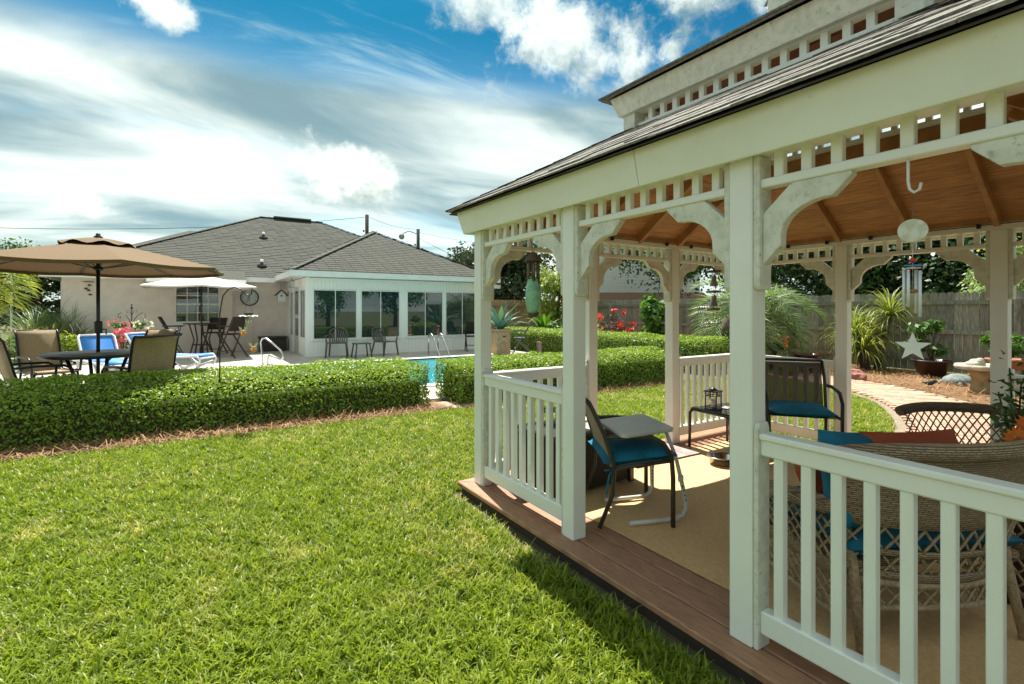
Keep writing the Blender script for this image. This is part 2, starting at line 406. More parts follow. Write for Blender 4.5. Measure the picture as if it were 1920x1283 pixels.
while s_ < arc[-1] - .1:
    p, t = at_arc(s_); n = Vector((t.y, -t.x, 0))
    for k in range(-3, 4):
        o_ = k * .207 + (.1 if row % 2 else 0)
        if abs(o_) > PATHW - .1: continue
        q = p + n * o_; cand.append((q.length - (2.5 if q.x > 7 else 0), q, math.atan2(n.y, n.x)))
    s_ += .106; row += 1
cand.sort(key=lambda x: x[0])
vis = [c_ for c_ in cand if c_[1].x > 6.6][:300]; rest = [c_ for c_ in cand if c_ not in vis]
for _, q, a in vis: place('brick', bm_, path, (q.x, q.y, .012 + random.uniform(0, .005)), (random.uniform(-.01, .01), random.uniform(-.01, .01), a + random.uniform(-.02, .02)))
mb = MB()
for _, q, a in rest:
    ca, sa = math.cos(a), math.sin(a); mb.obox((q.x, q.y, .017), (.1 * ca, .1 * sa, 0), (-.05 * sa, .05 * ca, 0), (0, 0, .014))
o = mb.build('brick_paving', BRK, path); o['kind'] = 'stuff'
# flat stones in the hedge gap
for (x, y, a, sx, sy) in ((3.18, 6.92, .3, .3, .2), (3.55, 6.62, -.2, .34, .2), (4.05, 6.2, .1, .26, .18)):
    mb = MB(); poly = [(sx * math.cos(k * .9) * random.uniform(.85, 1.1), sy * math.sin(k * .9) * random.uniform(.85, 1.1)) for k in range(7)]
    mb.prism(poly, (0, 0, -.02), (1, 0, 0), (0, 1, 0), (0, 0, .055))
    o = mb.build('stepping_stone', M('tan_flagstone', (.42, .30, .22), (.34, .25, .19), rough=.9, scale=8, bump=.4), None, .008, loc=(x, y, 0), rot=(0, 0, a))
    tag(o, {3.18: 'flat tan stepping stone against the end of the long hedge', 3.55: 'wider tan stepping stone in the middle of the hedge gap', 4.05: 'small tan stepping stone set in the lawn beside the gazebo post'}[x], 'stone', 'stepping stones at the hedge gap')

# ------------------------------------------------------------------ gazebo
gaz = thing('gazebo', 'square white vinyl gazebo with shingled two-tier roof and wooden deck', 'gazebo', (GX, GY, 0))
def gp(name, mb, mat, bevel=.004, parent=None): return mb.build(name, mat, parent or gaz, bevel, wc=True)
def gplace(name, me, loc, rz=0.): return place(name, me, gaz, loc, (0, 0, rz), None, True)
# deck
x0, x1, y0, y1 = AX - .15, EX + .15, SY - .15, AY + .15
gp('deck_frame', MB().box(x0 + .03, x1 - .03, y0 + .03, y1 - .03, -.05, DK - .035), M('dark_deck_frame', (.06, .04, .03), rough=.9), 0)
for r_ in range(3):
    o_, i_ = r_ * .147, r_ * .147 + .139
    zt = DK
    for k in range(4):
        a = [(x0 + o_, y0 + o_), (x0 + o_, y1 - o_), (x1 - o_, y1 - o_), (x1 - o_, y0 + o_)]; b = [(x0 + i_, y0 + i_), (x0 + i_, y1 - i_), (x1 - i_, y1 - i_), (x1 - i_, y0 + i_)]
        j = (k + 1) % 4
        mb = MB().prism([a[k], a[j], b[j], b[k]], (0, 0, zt - .034), (1, 0, 0), (0, 1, 0), (0, 0, .034))
        gp('deck_board', mb, DECKX if k in (0, 2) else DECKW, .006)
gp('deck_infill', MB().box(x0 + .43, x1 - .43, y0 + .43, y1 - .43, DK - .04, DK - .006), DECKX, 0)
sides = {'west': (Vector((AX, AY, 0)), Vector((0, -1, 0)), Vector((-1, 0, 0)), -math.pi / 2),
         'north': (Vector((AX, AY, 0)), Vector((1, 0, 0)), Vector((0, 1, 0)), 0.),
         'east': (Vector((EX, AY, 0)), Vector((0, -1, 0)), Vector((1, 0, 0)), -math.pi / 2),
         'south': (Vector((AX, SY, 0)), Vector((1, 0, 0)), Vector((0, -1, 0)), 0.)}
post_m = MB().box(-.05, .05, -.05, .05, DK, 2.062).mesh('post', VINYL, .005)
done = set()
for nm, (o0, e, n, rz) in sides.items():
    for i in range(4):
        p = o0 + e * B * i; key = (round(p.x, 2), round(p.y, 2))
        if key in done: continue
        done.add(key); gplace('post', post_m, (p.x, p.y, 0))
bal_m = MB().box(-.0185, .0185, -.0185, .0185, .25, .875).mesh('baluster', VINYL, .003)
spi_m = MB().box(-.019, .019, -.016, .016, 1.962, 2.065).mesh('spindle', VINYL, .003)
top_m = MB().box(.07, B - .07, -.038, .038, .935, .96).box(.07, B - .07, -.026, .026, .871, .937).mesh('top_rail', VINYL, .006)
bot_m = MB().box(.07, B - .07, -.028, .028, .164, .256).mesh('bottom_rail', VINYL, .006)
fri_m = MB().box(.052, B - .052, -.03, .03, 1.932, 1.967).mesh('frieze_rail', VINYL, .004)
def plate_poly(): return [(-.042, DK), (.042, DK), (.042, .975), (.03, 1.0), (-.03, 1.0), (-.042, .975)]
pl_m = MB().prism(plate_poly(), (.051, 0, 0), (0, 1, 0), (0, 0, 1), (.02, 0, 0)).mesh('rail_plate', VINYLD, .003)
pl2_m = MB().prism(plate_poly(), (B - .071, 0, 0), (0, 1, 0), (0, 0, 1), (.02, 0, 0)).mesh('rail_plate', VINYLD, .003)
outl = [(.028, 1.628), (.099, 1.70)] + [(.10 + .165 * (1 - math.cos(a)), 1.735 + .122 * math.sin(a)) for a in [R(q) for q in range(0, 91, 10)]] + [(.282, 1.856), (.345, 1.918), (.345, 1.932), (.14, 1.932), (.028, 1.83)]
def bracket(sgn):
    mb = MB(); ox = .051 if sgn > 0 else B - .051
    mb.prism(outl, (ox, -.021, 0), (sgn, 0, 0), (0, 0, 1), (0, .042, 0))
    mb.prism([(-.042, 1.545), (-.03, 1.53), (.03, 1.53), (.042, 1.545), (.042, 2.06), (-.042, 2.06)], (ox, 0, 0), (0, 1, 0), (0, 0, 1), (sgn * .027, 0, 0))
    return mb.mesh('bracket', VINYLD, .0025)
br_m = (bracket(1), bracket(-1))
railed = {'west': (0, 2), 'north': (0, 2), 'east': (0, 2), 'south': (0, 2)}
for nm, (o0, e, n, rz) in sides.items():
    for i in range(3):
        p = o0 + e * B * i
        gplace('frieze_rail', fri_m, p, rz)
        for m_ in br_m: gplace('bracket', m_, p, rz)
        for k in range(9):
            q = p + e * (.5 * B + (k - 4) * .1035); gplace('spindle', spi_m, q, rz)
            if i in railed[nm]: gplace('baluster', bal_m, q + Vector((0, 0, random.uniform(-.001, .001))), rz)
        if i in railed[nm]:
            gplace('top_rail', top_m, p, rz); gplace('bottom_rail', bot_m, p, rz); gplace('rail_plate', pl_m, p, rz); gplace('rail_plate', pl2_m, p, rz)
    # header beam with cedar inner face
    a, b = o0 - e * .045, o0 + e * (3 * B + .045)
    if nm in ('north', 'south'): a, b = o0 + e * .046, o0 + e * (3 * B - .046)
    gp('header_beam', MB().bar(a + Vector((0, 0, 2.13)), b + Vector((0, 0, 2.13)), .09, .135), VINYL)
    gp('ceiling_trim', MB().bar(o0 + e * .06 - n * .056 + Vector((0, 0, 2.15)), o0 + e * (3 * B - .06) - n * .056 + Vector((0, 0, 2.15)), .018, .07), RAFT, .002)
# fascia, soffit, roof, ceiling per side (u = distance from the centre line outward)
H0 = 1.5 * B
fr = {'west': (Vector((-1, 0, 0)), Vector((0, -1, 0))), 'north': (Vector((0, 1, 0)), Vector((-1, 0, 0))), 'east': (Vector((1, 0, 0)), Vector((0, 1, 0))), 'south': (Vector((0, -1, 0)), Vector((1, 0, 0)))}
GC = Vector((GX, GY, 0))
def trap(mb, n, t, h0, z0, h1, z1, thick, a0=-1., a1=1., up=(0, 0, 1)):
    """strip of a hip slope between half-widths h0 (height z0) and h1 (z1), along from a0..a1 of its width"""
    up = Vector(up)
    q = [GC + n * h0 + t * (h0 * a0) + Vector((0, 0, z0)), GC + n * h0 + t * (h0 * a1) + Vector((0, 0, z0)), GC + n * h1 + t * (h1 * a1) + Vector((0, 0, z1)), GC + n * h1 + t * (h1 * a0) + Vector((0, 0, z1))]
    mb.add(q + [v + up * thick for v in q], [(3, 2, 1, 0), (4, 5, 6, 7), (0, 1, 5, 4), (1, 2, 6, 5), (2, 3, 7, 6), (3, 0, 4, 7)])
SL0, SZ0, SL1, SZ1 = H0 + .205, 2.195, .845, 2.748
slope = (SZ1 - SZ0) / (SL0 - SL1)
for nm, (n, t) in fr.items():
    spl = ((-1, .035), (.037, 1)) if nm == 'west' else ((-1, 1),)
    for a0, a1 in spl:
        mb = MB(); q = []
        for (h, z) in ((H0 + .112, 2.045), (H0 + .152, 2.215), (H0 + .134, 2.215), (H0 + .094, 2.045)):
            q += [GC + n * h + t * h * a0 + Vector((0, 0, z)), GC + n * h + t * h * a1 + Vector((0, 0, z))]
        mb.add(q, [(0, 1, 3, 2), (2, 3, 5, 4), (4, 5, 7, 6), (6, 7, 1, 0), (0, 2, 4, 6), (1, 7, 5, 3)])
        gp('fascia_board', mb, VINYL if nm != 'west' else M('fascia_vinyl', (.83, .845, .74), (.78, .795, .69), rough=.45, scale=3, dirt=(.62, .63, .5), dscale=26, dlo=.62, dhi=.8), .002)
    mb = MB(); trap(mb, n, t, H0 + .094, 2.068, H0 + .046, 2.068, .006); gp('soffit', mb, VINYL, 0)
    mb = MB(); trap(mb, n, t, SL0 - .01, SZ0 + .006, SL1, SZ1 + .006, .008); gp('roof_deck', mb, FELT, 0)
    # tongue and groove ceiling planks
    ch0, ch1, cz0 = H0 - .03, .845, 2.135; npl = 9
    cs = (SZ1 - .055 - cz0) / (ch0 - ch1)
    for k in range(npl):
        ha = ch0 + (ch1 - ch0) * k / npl; hb = ch0 + (ch1 - ch0) * (k + .965) / npl
        mb = MB(); trap(mb, n, t, ha, cz0 + (ch0 - ha) * cs, hb, cz0 + (ch0 - hb) * cs, .016)
        gp('ceiling_board', mb, CEIL if nm in ('north', 'south') else CEILY, 0)
    for k in range(-2, 3):
        a = GC + n * (H0 - .06) + t * (k * .5 * B); b = GC + n * .86 + t * (k * .5 * B)
        kk = abs(k * .5 * B)
        if kk > .86: b = GC + n * kk + t * (k * .5 * B)
        fz = lambda h: cz0 + (ch0 - h) * cs - .04
        gp('rafter', MB().bar(a + Vector((0, 0, fz(H0 - .06))), b + Vector((0, 0, fz((b - GC).dot(n)))), .042, .085), RAFT, .004)
    a = GC + (n + t) * (H0 - .05); b = GC + (n + t) * .86
    gp('hip_rafter', MB().bar(a + Vector((0, 0, fz(H0 - .05) - .02)), b + Vector((0, 0, fz(.86) - .02)), .045, .10), RAFT, .004)
SHTILT = -1
# gazebo shingles: near slope one by one, the others as courses
Ls = math.hypot(SL0 - SL1, SZ1 - SZ0); ncs = 9; ex = Ls / ncs; ang = math.atan2(SZ1 - SZ0, SL0 - SL1)
sh_ms = []
for v in range(4):
    wd = .145 + .02 * v
    poly = [(-.075, -wd), (.0 + random.uniform(-.006, .006), -wd), (.004, -wd * .3), (-.012, -wd * .28), (-.012, wd * .35), (.003, wd * .36), (.003, wd), (-.075, wd)]
    poly = [(-.20, -wd), (.0, -wd), (.0, -wd * .25), (-.016, -wd * .22), (-.016, wd * .4), (.0, wd * .42), (.0, wd), (-.20, wd)]
    sh_ms.append(MB().prism(poly, (0, 0, 0), (1, 0, 0), (0, 1, 0), (0, 0, .010)).mesh('shingle', SHG))
for nm in ('west', 'north', 'east', 'south'):
    n, t = fr[nm]
    if nm == 'west':
        for c_ in range(ncs):
            h = SL0 + .012 - (SL0 - SL1) * c_ / ncs; z = SZ0 + .006 + (SZ1 - SZ0) * c_ / ncs
            pos = -h + random.uniform(0, .1)
            while pos < h - .08:
                v = random.randrange(4); wd = .145 + .02 * v
                c0 = pos + wd
                if c0 + wd > h + .02: c0 = h + .02 - wd
                p = GC + n * h + t * c0 + Vector((0, 0, z + .012))
                o = place('shingle', sh_ms[v], gaz, p, (0, 0, 0), None, True)
                o.rotation_euler = Matrix((n * math.cos(ang) - Vector((0, 0, math.sin(ang))), t, n * math.sin(ang) + Vector((0, 0, math.cos(ang))))).transposed().to_euler() if False else (0, 0, 0)
                X = n * math.cos(ang) - Vector((0, 0, math.sin(ang))); Yv = -t if False else t; Z = X.cross(Yv)
                if Z.z < 0: Yv = -t; Z = X.cross(Yv)
                til = Matrix.Rotation(R(random.uniform(.9, 2.6)) * SHTILT, 3, Yv)
                o.rotation_euler = (til @ Matrix((X, Yv, Z)).transposed()).to_euler()
                o.scale = (1, 1, random.uniform(.7, 1.7))
                pos = c0 + wd + .003
    else:
        mb = MB()
        for c_ in range(ncs):
            h = SL0 + .012 - (SL0 - SL1) * c_ / ncs; h2 = h - (SL0 - SL1) / ncs * 1.05; z = SZ0 + .03 + (SZ1 - SZ0) * c_ / ncs
            trap(mb, n, t, h, z, h2, z + (h - h2) * slope * .9, .012)
        gp('shingle_courses', mb, SHG, 0)
hipm = []
for sx, sy in ((-1, 1), (-1, -1), (1, 1), (1, -1)):
    mb = MB()
    for k in range(10):
        ha = SL0 + .02 - (SL0 - SL1) * k / 10; hb = ha - (SL0 - SL1) / 10 * 1.15; za = SZ0 + .047 + (SL0 - ha) * slope + .004; zb = za + (ha - hb) * slope - .006
        a = GC + Vector((sx * ha, sy * ha, za)); b = GC + Vector((sx * hb, sy * hb, zb))
        for dx, dy in ((sx, 0), (0, sy)):
            s1 = Vector((-dx * .09, -dy * .09, -.0 + .09 * slope if False else 0))
            mb.add([a, b, b - Vector((sx * .1 if dx == 0 else 0, sy * .1 if dy == 0 else 0, 0)), a - Vector((sx * .1 if dx == 0 else 0, sy * .1 if dy == 0 else 0, 0))], [(0, 1, 2, 3)])
    gp('hip_cap', mb, SHG, 0)
# cupola
for sx, sy in ((-1, 1), (-1, -1), (1, 1), (1, -1)):
    gp('cupola_post', MB().box(GX + sx * .845 - .055, GX + sx * .845 + .055, GY + sy * .845 - .055, GY + sy * .845 + .055, 2.66, 2.955), VINYLD, .003)
cup_m = MB().box(-.019, .019, -.016, .016, 2.79, 2.872).mesh('cupola_spindle', VINYL, .002)
for nm, (n, t) in fr.items():
    c0 = GC + n * .845
    rz = 0. if nm in ('north', 'south') else math.pi / 2
    gp('cupola_rail', MB().bar(c0 - t * .79 + Vector((0, 0, 2.77)), c0 + t * .79 + Vector((0, 0, 2.77)), .05, .046), VINYL, .003)
    gp('cupola_sill', MB().bar(c0 - t * .79 + Vector((0, 0, 2.69)), c0 + t * .79 + Vector((0, 0, 2.69)), .06, .11), RAFT, .003)
    gp('cupola_header', MB().bar(c0 - t * .79 + Vector((0, 0, 2.905)), c0 + t * .79 + Vector((0, 0, 2.905)), .07, .07), VINYL, .003)
    for k in range(14): gplace('cupola_spindle', cup_m, c0 + t * ((k - 6.5) * .1045), rz)
    mb = MB(); q = []
    for (h, z) in ((.925, 2.868), (.968, 3.0), (.95, 3.0), (.907, 2.868)): q += [GC + n * h + t * h * -1 + Vector((0, 0, z)), GC + n * h + t * h + Vector((0, 0, z))]
    mb.add(q, [(0, 1, 3, 2), (2, 3, 5, 4), (4, 5, 7, 6), (6, 7, 1, 0), (0, 2, 4, 6), (1, 7, 5, 3)]); gp('cupola_fascia', mb, VINYLD, .002)
    mb = MB(); trap(mb, n, t, .907, 2.872, .88, 2.872, .006); gp('cupola_soffit', mb, VINYLD, 0)
    mb = MB(); trap(mb, n, t, 1.015, 2.992, .16, 2.992 + .855 * .54, .02); gp('cupola_roof', mb, SHG, 0)
    mb = MB()
    for c_ in range(7):
        h = 1.03 - .86 * c_ / 7; trap(mb, n, t, h, 3.012 + (1.015 - h) * .54, h - .135, 3.016 + (1.015 - h + .135) * .54 - .006, .012)
    gp('cupola_shingles', mb, SHG, 0)
    mb = MB(); trap(mb, n, t, .80, 2.94, .10, 2.94 + .7 * .54, .014); gp('cupola_ceiling', mb, REDW, 0)
gp('finial_box', MB().box(GX - .21, GX + .21, GY - .21, GY + .21, 3.34, 3.66).box(GX - .26, GX + .26, GY - .26, GY + .26, 3.66, 3.70), VINYLD, .006)
gp('finial_cap', MB().lathe([(.36, 3.70), (.10, 3.86), (.04, 3.90), (.05, 3.97), (.0001, 4.05)], (GX, GY, 0), 4, False), SHG, 0)
# cable of string lights clipped along the ceiling trim
cab = thing('string_light_cable', 'thin black cable with small clips running along the cedar ceiling trim', 'cable', (EX, AY, 2.1))
zc_ = 2.105; i_ = .075
mb = MB(); mb.tube([(AX + i_, AY - i_, zc_), (EX - i_, AY - i_, zc_), (EX - i_, SY + i_, zc_)], .004, 5); mb.build('cable', BLACKM, cab, wc=True)
clip = MB().box(-.012, .012, -.012, .012, -.022, .012).mesh('clip', BLACKM)
for k in range(9): place('clip', clip, cab, (AX + .2 + k * .37, AY - i_ + .004, zc_), wc=True)
for k in range(9): place('clip', clip, cab, (EX - i_ + .004, AY - .25 - k * .37, zc_), wc=True)
# carpet
CARP = M('tan_outdoor_carpet', (.80, .53, .26), (.70, .45, .215), rough=1., scale=60, bump=.5, bscale=240, detail=8, dirt=(.66, .43, .205), dscale=2.5)
cx0, cx1, cy0, cy1 = AX + .245, EX - .2, SY + .2, AY - .26
nx, ny = 90, 90; V = []; 
for j in range(ny + 1):
    for i in range(nx + 1):
        x = cx0 + (cx1 - cx0) * i / nx; y = cy0 + (cy1 - cy0) * j / ny
        e_ = min(i, nx - i, j, ny - j) / 4.
        z = 0
        for (yy, k) in ((.95, .016), (2.45, .010), (1.62, .008)):
            dd = (y - yy - .10 * (x - 2.3) * 0) ; z += k * math.exp(-(dd / .022) ** 2)
        z += .006 * mnoise.noise(Vector((x * 2.2, y * 2.2, 0)))
        V.append((x, y, DK + .005 + max(0, z) * min(1, e_)))
Fq = [(j * (nx + 1) + i, j * (nx + 1) + i + 1, (j + 1) * (nx + 1) + i + 1, (j + 1) * (nx + 1) + i) for j in range(ny) for i in range(nx)]
me = npmesh('outdoor_carpet', np.array(V), np.array(Fq), CARP, smooth=True)
tag(place('outdoor_carpet', me), 'tan outdoor carpet with raised creases covering the gazebo floor', 'carpet')
# ------------------------------------------------------------------ house
WY = 19.5; BY = 19.15; SX0, SX1, SFY = 2.96, 9.2, 15.9; EZ = 2.44
house = thing('house', 'single-storey beige stucco house with grey hip roof and white sunroom', 'house', (3, 19.5, 0))
def hp(name, mb, mat, bevel=0., parent=None): return mb.build(name, mat, parent or house, bevel, wc=True)
mb = MB(); mb.box(-3.1, -.72, WY, WY + .2, 0, 2.5); mb.box(1.25, 9.2, WY, WY + .2, 0, 2.5); mb.box(-3.1, -2.9, WY + .2, 31, 0, 2.5); mb.box(11.2, 11.4, WY + .2, 31, 0, 2.5); mb.box(9.2, 11.4, WY, WY + .2, 0, 2.5)
hp('wall', mb, STUCCO)
# projecting window bay
wx0, wx1, wz0, wz1 = -.35, .90, 1.03, 2.24
mb = MB(); mb.box(-.72, wx0, BY, BY + .12, 0, 2.42); mb.box(wx1, 1.25, BY, BY + .12, 0, 2.42); mb.box(wx0, wx1, BY, BY + .12, 0, wz0); mb.box(wx0, wx1, BY, BY + .12, wz1, 2.42)
mb.box(-.72, -.6, BY + .12, WY + .05, 0, 2.42); mb.box(1.13, 1.25, BY + .12, WY + .05, 0, 2.42)
hp('bay_wall', mb, M('bay_panel', (.78, .69, .62), (.73, .65, .58), rough=.8, scale=4))
def window(name, x0, x1, z0, z1, y, cols, rows, midz=None, fw=.04, parent=None, gl=GLASS, axis='x', X=0.):
    """frame with panes; axis x: in a wall facing -y ; axis y: in a wall facing -x at x=X"""
    P = (lambda a, b, c_, d_, e_, f_: (a, b, c_, d_, e_, f_)) if axis == 'x' else (lambda a, b, c_, d_, e_, f_: (X + (c_ - y), X + (d_ - y), a, b, e_, f_))
    mb = MB(); yf = y - .015
    mb.box(*P(x0, x1, yf, y + .05, z0, z0 + fw)); mb.box(*P(x0, x1, yf, y + .05, z1 - fw, z1)); mb.box(*P(x0, x0 + fw, yf, y + .05, z0 + fw, z1 - fw)); mb.box(*P(x1 - fw, x1, yf, y + .05, z0 + fw, z1 - fw))
    wo_ = mb.build(name, TRIMW, parent, .003, wc=True)
    cw = (x1 - x0 - 2 * fw) / cols; rh = (z1 - z0 - 2 * fw) / rows
    mb = MB(); bw = .011
    for c_ in range(1, cols):
        xx = x0 + fw + c_ * cw; mb.box(*P(xx - bw, xx + bw, y - .004, y + .03, z0 + fw, z1 - fw))
    for r_ in range(1, rows):
        zz = z0 + fw + r_ * rh; b2 = .024 if (midz and r_ == midz) else bw; mb.box(*P(x0 + fw, x1 - fw, y - .006, y + .032, zz - b2, zz + b2))
    if cols > 1 or rows > 1: mb.build('muntin', TRIMW, wo_, 0, wc=True)
    for c_ in range(cols):
        for r_ in range(rows):
            a = x0 + fw + c_ * cw + bw; b = a + cw - 2 * bw; c0 = z0 + fw + r_ * rh + bw; c1 = c0 + rh - 2 * bw
            o = MB().box(*P(a, b, y + .012, y + .018, c0, c1)).build('pane', gl, wo_, 0, wc=True)
    return wo_
window('window', wx0, wx1, wz0, wz1, BY + .02, 4, 4, 2, .05, house)
hp('window_sill', MB().box(wx0 - .06, wx1 + .06, BY - .06, BY - .001, wz0 - .05, wz0 - .004), TRIMW, .004)
# sunroom
GRV = .115
def panel(name, x0, x1, z0, z1, axis='x', base=SFY):
    mb = MB(); k = x0
    while k < x1 - 1e-3:
        e_ = min(k + GRV, x1)
        if axis == 'x': mb.box(k, e_ - .007, base, base + .06, z0, z1)
        else: mb.box(base, base + .06, k, e_ - .007, z0, z1)
        k += GRV
    if axis == 'x': mb.box(x0, x1, base + .012, base + .08, z0 + .002, z1 - .002)
    else: mb.box(base + .012, base + .08, x0, x1, z0 + .002, z1 - .002)
    return hp(name, mb, SIDW)
units = [(3.15, 4.47), (4.58, 5.87), (6.10, 7.42), (7.50, 8.82)]
panel('siding_panel', SX0 + .1, SX1, PZ, .50); panel('siding_panel', SX0 + .1, SX1, 2.08, 2.42)
hp('corner_post', MB().box(SX0, SX0 + .1, SFY - .01, SFY + .09, PZ, 2.43), SIDW, .004)
hp('corner_post', MB().box(SX1, SX1 + .1, SFY - .01, SFY + .09, PZ, 2.43), SIDW, .004)
edges = [SX0 + .1] + [v for u in units for v in u] + [SX1]
for k in range(0, len(edges), 2): hp('window_post', MB().box(edges[k] + .001, edges[k + 1] - .001, SFY - .006, SFY + .08, .501, 2.079), SIDW, .003)
for k, (a, b) in enumerate(units):
    hp('window_apron', MB().box(a - .04, b + .04, SFY - .03, SFY + .02, .505, .548), TRIMW, .003)
    window('sliding_window', a, b, .55, 2.075, SFY + .01, 2, 1, None, .035, house)
# sunroom side wall with door
yy0, yy1 = SFY + .09, WY
mb = MB()
hp('side_header', MB().box(SX0, SX0 + .08, yy0, yy1, 2.19, 2.42), SIDW)
segs = [('w', 16.10, 16.95), ('d', 17.06, 17.98), ('w', 18.08, 18.80)]
last = yy0
for kd, a, b in segs:
    hp('side_post', MB().box(SX0 - .004, SX0 + .08, last + .001, a - .001, PZ, 2.188), SIDW); last = b
    if kd == 'w':
        hp('side_panel', MB().box(SX0 + .003, SX0 + .08, a, b, PZ, .58), SIDW)
        hp('side_panel', MB().box(SX0 + .003, SX0 + .08, a, b, 2.08, 2.188), SIDW)
        window('side_window', a, b, .58, 2.08, 0, 2, 1, None, .03, house, axis='y', X=SX0 + .02)
    else:
        dr = hp('door', MB().box(SX0 + .01, SX0 + .05, a + .01, a + .13, PZ, 2.18).box(SX0 + .01, SX0 + .05, b - .13, b - .01, PZ, 2.18).box(SX0 + .01, SX0 + .05, a + .13, b - .13, PZ, .62).box(SX0 + .01, SX0 + .05, a + .13, b - .13, 1.18, 1.3).box(SX0 + .01, SX0 + .05, a + .13, b - .13, 2.05, 2.18), M('storm_door', (.60, .60, .57), rough=.4), .004)
        for z0_, z1_ in ((.62, 1.18), (1.3, 2.05)): MB().box(SX0 + .028, SX0 + .034, a + .13, b - .13, z0_, z1_).build('pane', GLASS, dr, 0, wc=True)
        MB().tube([(SX0, a + .09, 1.0), (SX0 - .05, a + .09, 1.0), (SX0 - .05, a + .2, 1.0)], .012, 6).build('handle', METW, dr, 0, wc=True)
hp('side_post', MB().box(SX0 - .004, SX0 + .08, last + .001, yy1, PZ, 2.188), SIDW)
hp('end_wall', MB().box(SX1 + .02, SX1 + .09, SFY + .1, WY, PZ, 2.42), SIDW)
# roofs: hip of the main house, hip of the sunroom, wing at the back
def shingled(name, corner_fn, rows, tabs, mats): pass
R0X, R1X, RY, RZ = 2.73, 5.40, 25.24, 5.62; RUN = RY - 19.0; E0X, E1X, E0Y, E1Y = R0X - RUN, R1X + RUN, 19.0, 19.0 + 2 * RUN
RE = 2.56
mb = MB(); A_, B_, C_, D_ = (E0X, E0Y, RE), (E1X, E0Y, RE), (E1X, E1Y, RE), (E0X, E1Y, RE); r0, r1 = (R0X, RY, RZ), (R1X, RY, RZ)
mb.quad(A_, B_, r1, r0); mb.quad(B_, C_, r1); mb.quad(C_, D_, r0, r1); mb.quad(D_, A_, r0)
hp('roof', mb, SHH)
SPX, SPY, SPZ = 5.98, 18.94, 4.40; s0x, s1x, sey, sez = 2.49, 9.47, 15.45, 2.60
sback = 23.2
mb = MB(); mb.quad((s0x, sey, sez), (s1x, sey, sez), (SPX, SPY, SPZ)); mb.quad((s0x, sey, sez), (SPX, SPY, SPZ), (SPX, sback, SPZ), (s0x, 19.1, sez)); mb.quad((s1x, sey, sez), (s1x, 19.1, sez), (SPX, sback, SPZ), (SPX, SPY, SPZ))
hp('sunroom_roof', mb, SHH)
mb = MB(); ax_, ay_, az_ = .1, 32., 5.7; rr = 5.
mb.quad((ax_ - rr, ay_ - rr, az_ - rr * .5), (7, ay_ - rr, az_ - rr * .5), (5, ay_, az_), (ax_, ay_, az_)); mb.quad((ax_ - rr, ay_ + rr, az_ - rr * .5), (ax_ - rr, ay_ - rr, az_ - rr * .5), (ax_, ay_, az_))
hp('wing_roof', mb, SHH)
hp('wing_wall', MB().box(-4.4, 6.5, 27.5, 36, 0, 3.2), STUCCO)
# bay eave
mb = MB(); mb.quad((-1.05, 18.62, 2.44), (1.62, 18.62, 2.44), (1.62, 19.3, 2.75), (-1.05, 19.3, 2.75)); hp('bay_roof', mb, SHH)
# fascias and soffits
def fascia(p, q, h=.17, th=.03):
    hp('fascia', MB().bar(Vector(p) - Vector((0, 0, h / 2)), Vector(q) - Vector((0, 0, h / 2)), th, h), TRIMW, .003)
fascia((E0X, E0Y + .02, RE), (-1.06, E0Y + .02, RE)); fascia((1.63, E0Y + .02, RE), (2.6, E0Y + .02, RE)); fascia((E0X + .02, E0Y + .04, RE), (E0X + .02, E1Y, RE)); fascia((9.5, E0Y + .02, RE), (E1X, E0Y + .02, RE))
fascia((-1.05, 18.64, 2.435), (1.62, 18.64, 2.435), .13); fascia((1.60, 18.66, 2.435), (1.60, 19.2, 2.6), .13); fascia((-1.03, 18.66, 2.435), (-1.03, 19.2, 2.6), .13)
fascia((s0x, sey + .02, sez), (s1x, sey + .02, sez)); fascia((s0x + .02, sey + .04, sez), (s0x + .02, 19.0, sez)); fascia((s1x - .02, sey + .04, sez), (s1x - .02, 19.0, sez))
mb = MB(); mb.box(E0X + .03, 2.6, E0Y + .04, WY, RE - .155, RE - .14); mb.box(s0x + .04, s1x - .04, sey + .04, SFY, sez - .165, sez - .15); mb.box(s0x + .04, SX0, SFY, 19.0, sez - .165, sez - .15); mb.box(SX1 + .1, s1x - .04, SFY, 19., sez - .165, sez - .15); mb.box(-1.03, 1.6, 18.67, BY, 2.31, 2.32)
hp('soffit', mb, TRIMW)
# shingle tabs as real pieces on the two slopes that face the yard
TAB = .36; EXP = .165
def slope_tabs(P0, ux, us, width_at, length, clip=None):
    """ux along eave, us up slope (unit). returns list of (center lower-edge point)"""
    out = []; k = 0; ux, us, P0 = Vector(ux), Vector(us), Vector(P0)
    while (k + 1) * EXP < length:
        a, b = width_at(k * EXP); x = a + (TAB / 2 if k % 2 else 0) + random.uniform(0, .04)
        while x + TAB < b:
            p = P0 + ux * (x + TAB / 2) + us * (k * EXP)
            if clip is None or clip(p): out.append(p)
            x += TAB
        k += 1
    return out
us1 = Vector((0, SPY - sey, SPZ - sez)); L1 = us1.length; us1.normalize(); n1_ = Vector((0, -us1.z, us1.y))
hw = (s1x - s0x) / 2
t1 = slope_tabs((0, sey, sez), (1, 0, 0), us1, lambda s_: (s0x + hw * s_ / L1 + .03, s1x - hw * s_ / L1 - .03), L1)
us2 = Vector((0, RY - 19., RZ - RE)); L2 = us2.length; us2.normalize(); n2_ = Vector((0, -us2.z, us2.y))
def clip2(p):
    if abs(p.x - .28) < 1.4 and p.y < 19.25: return False
    # hidden under the sunroom roof
    zz = SPZ - abs(p.x - SPX) * (SPZ - sez) / hw
    return not (p.y < sback and s0x < p.x < s1x and p.z < zz)
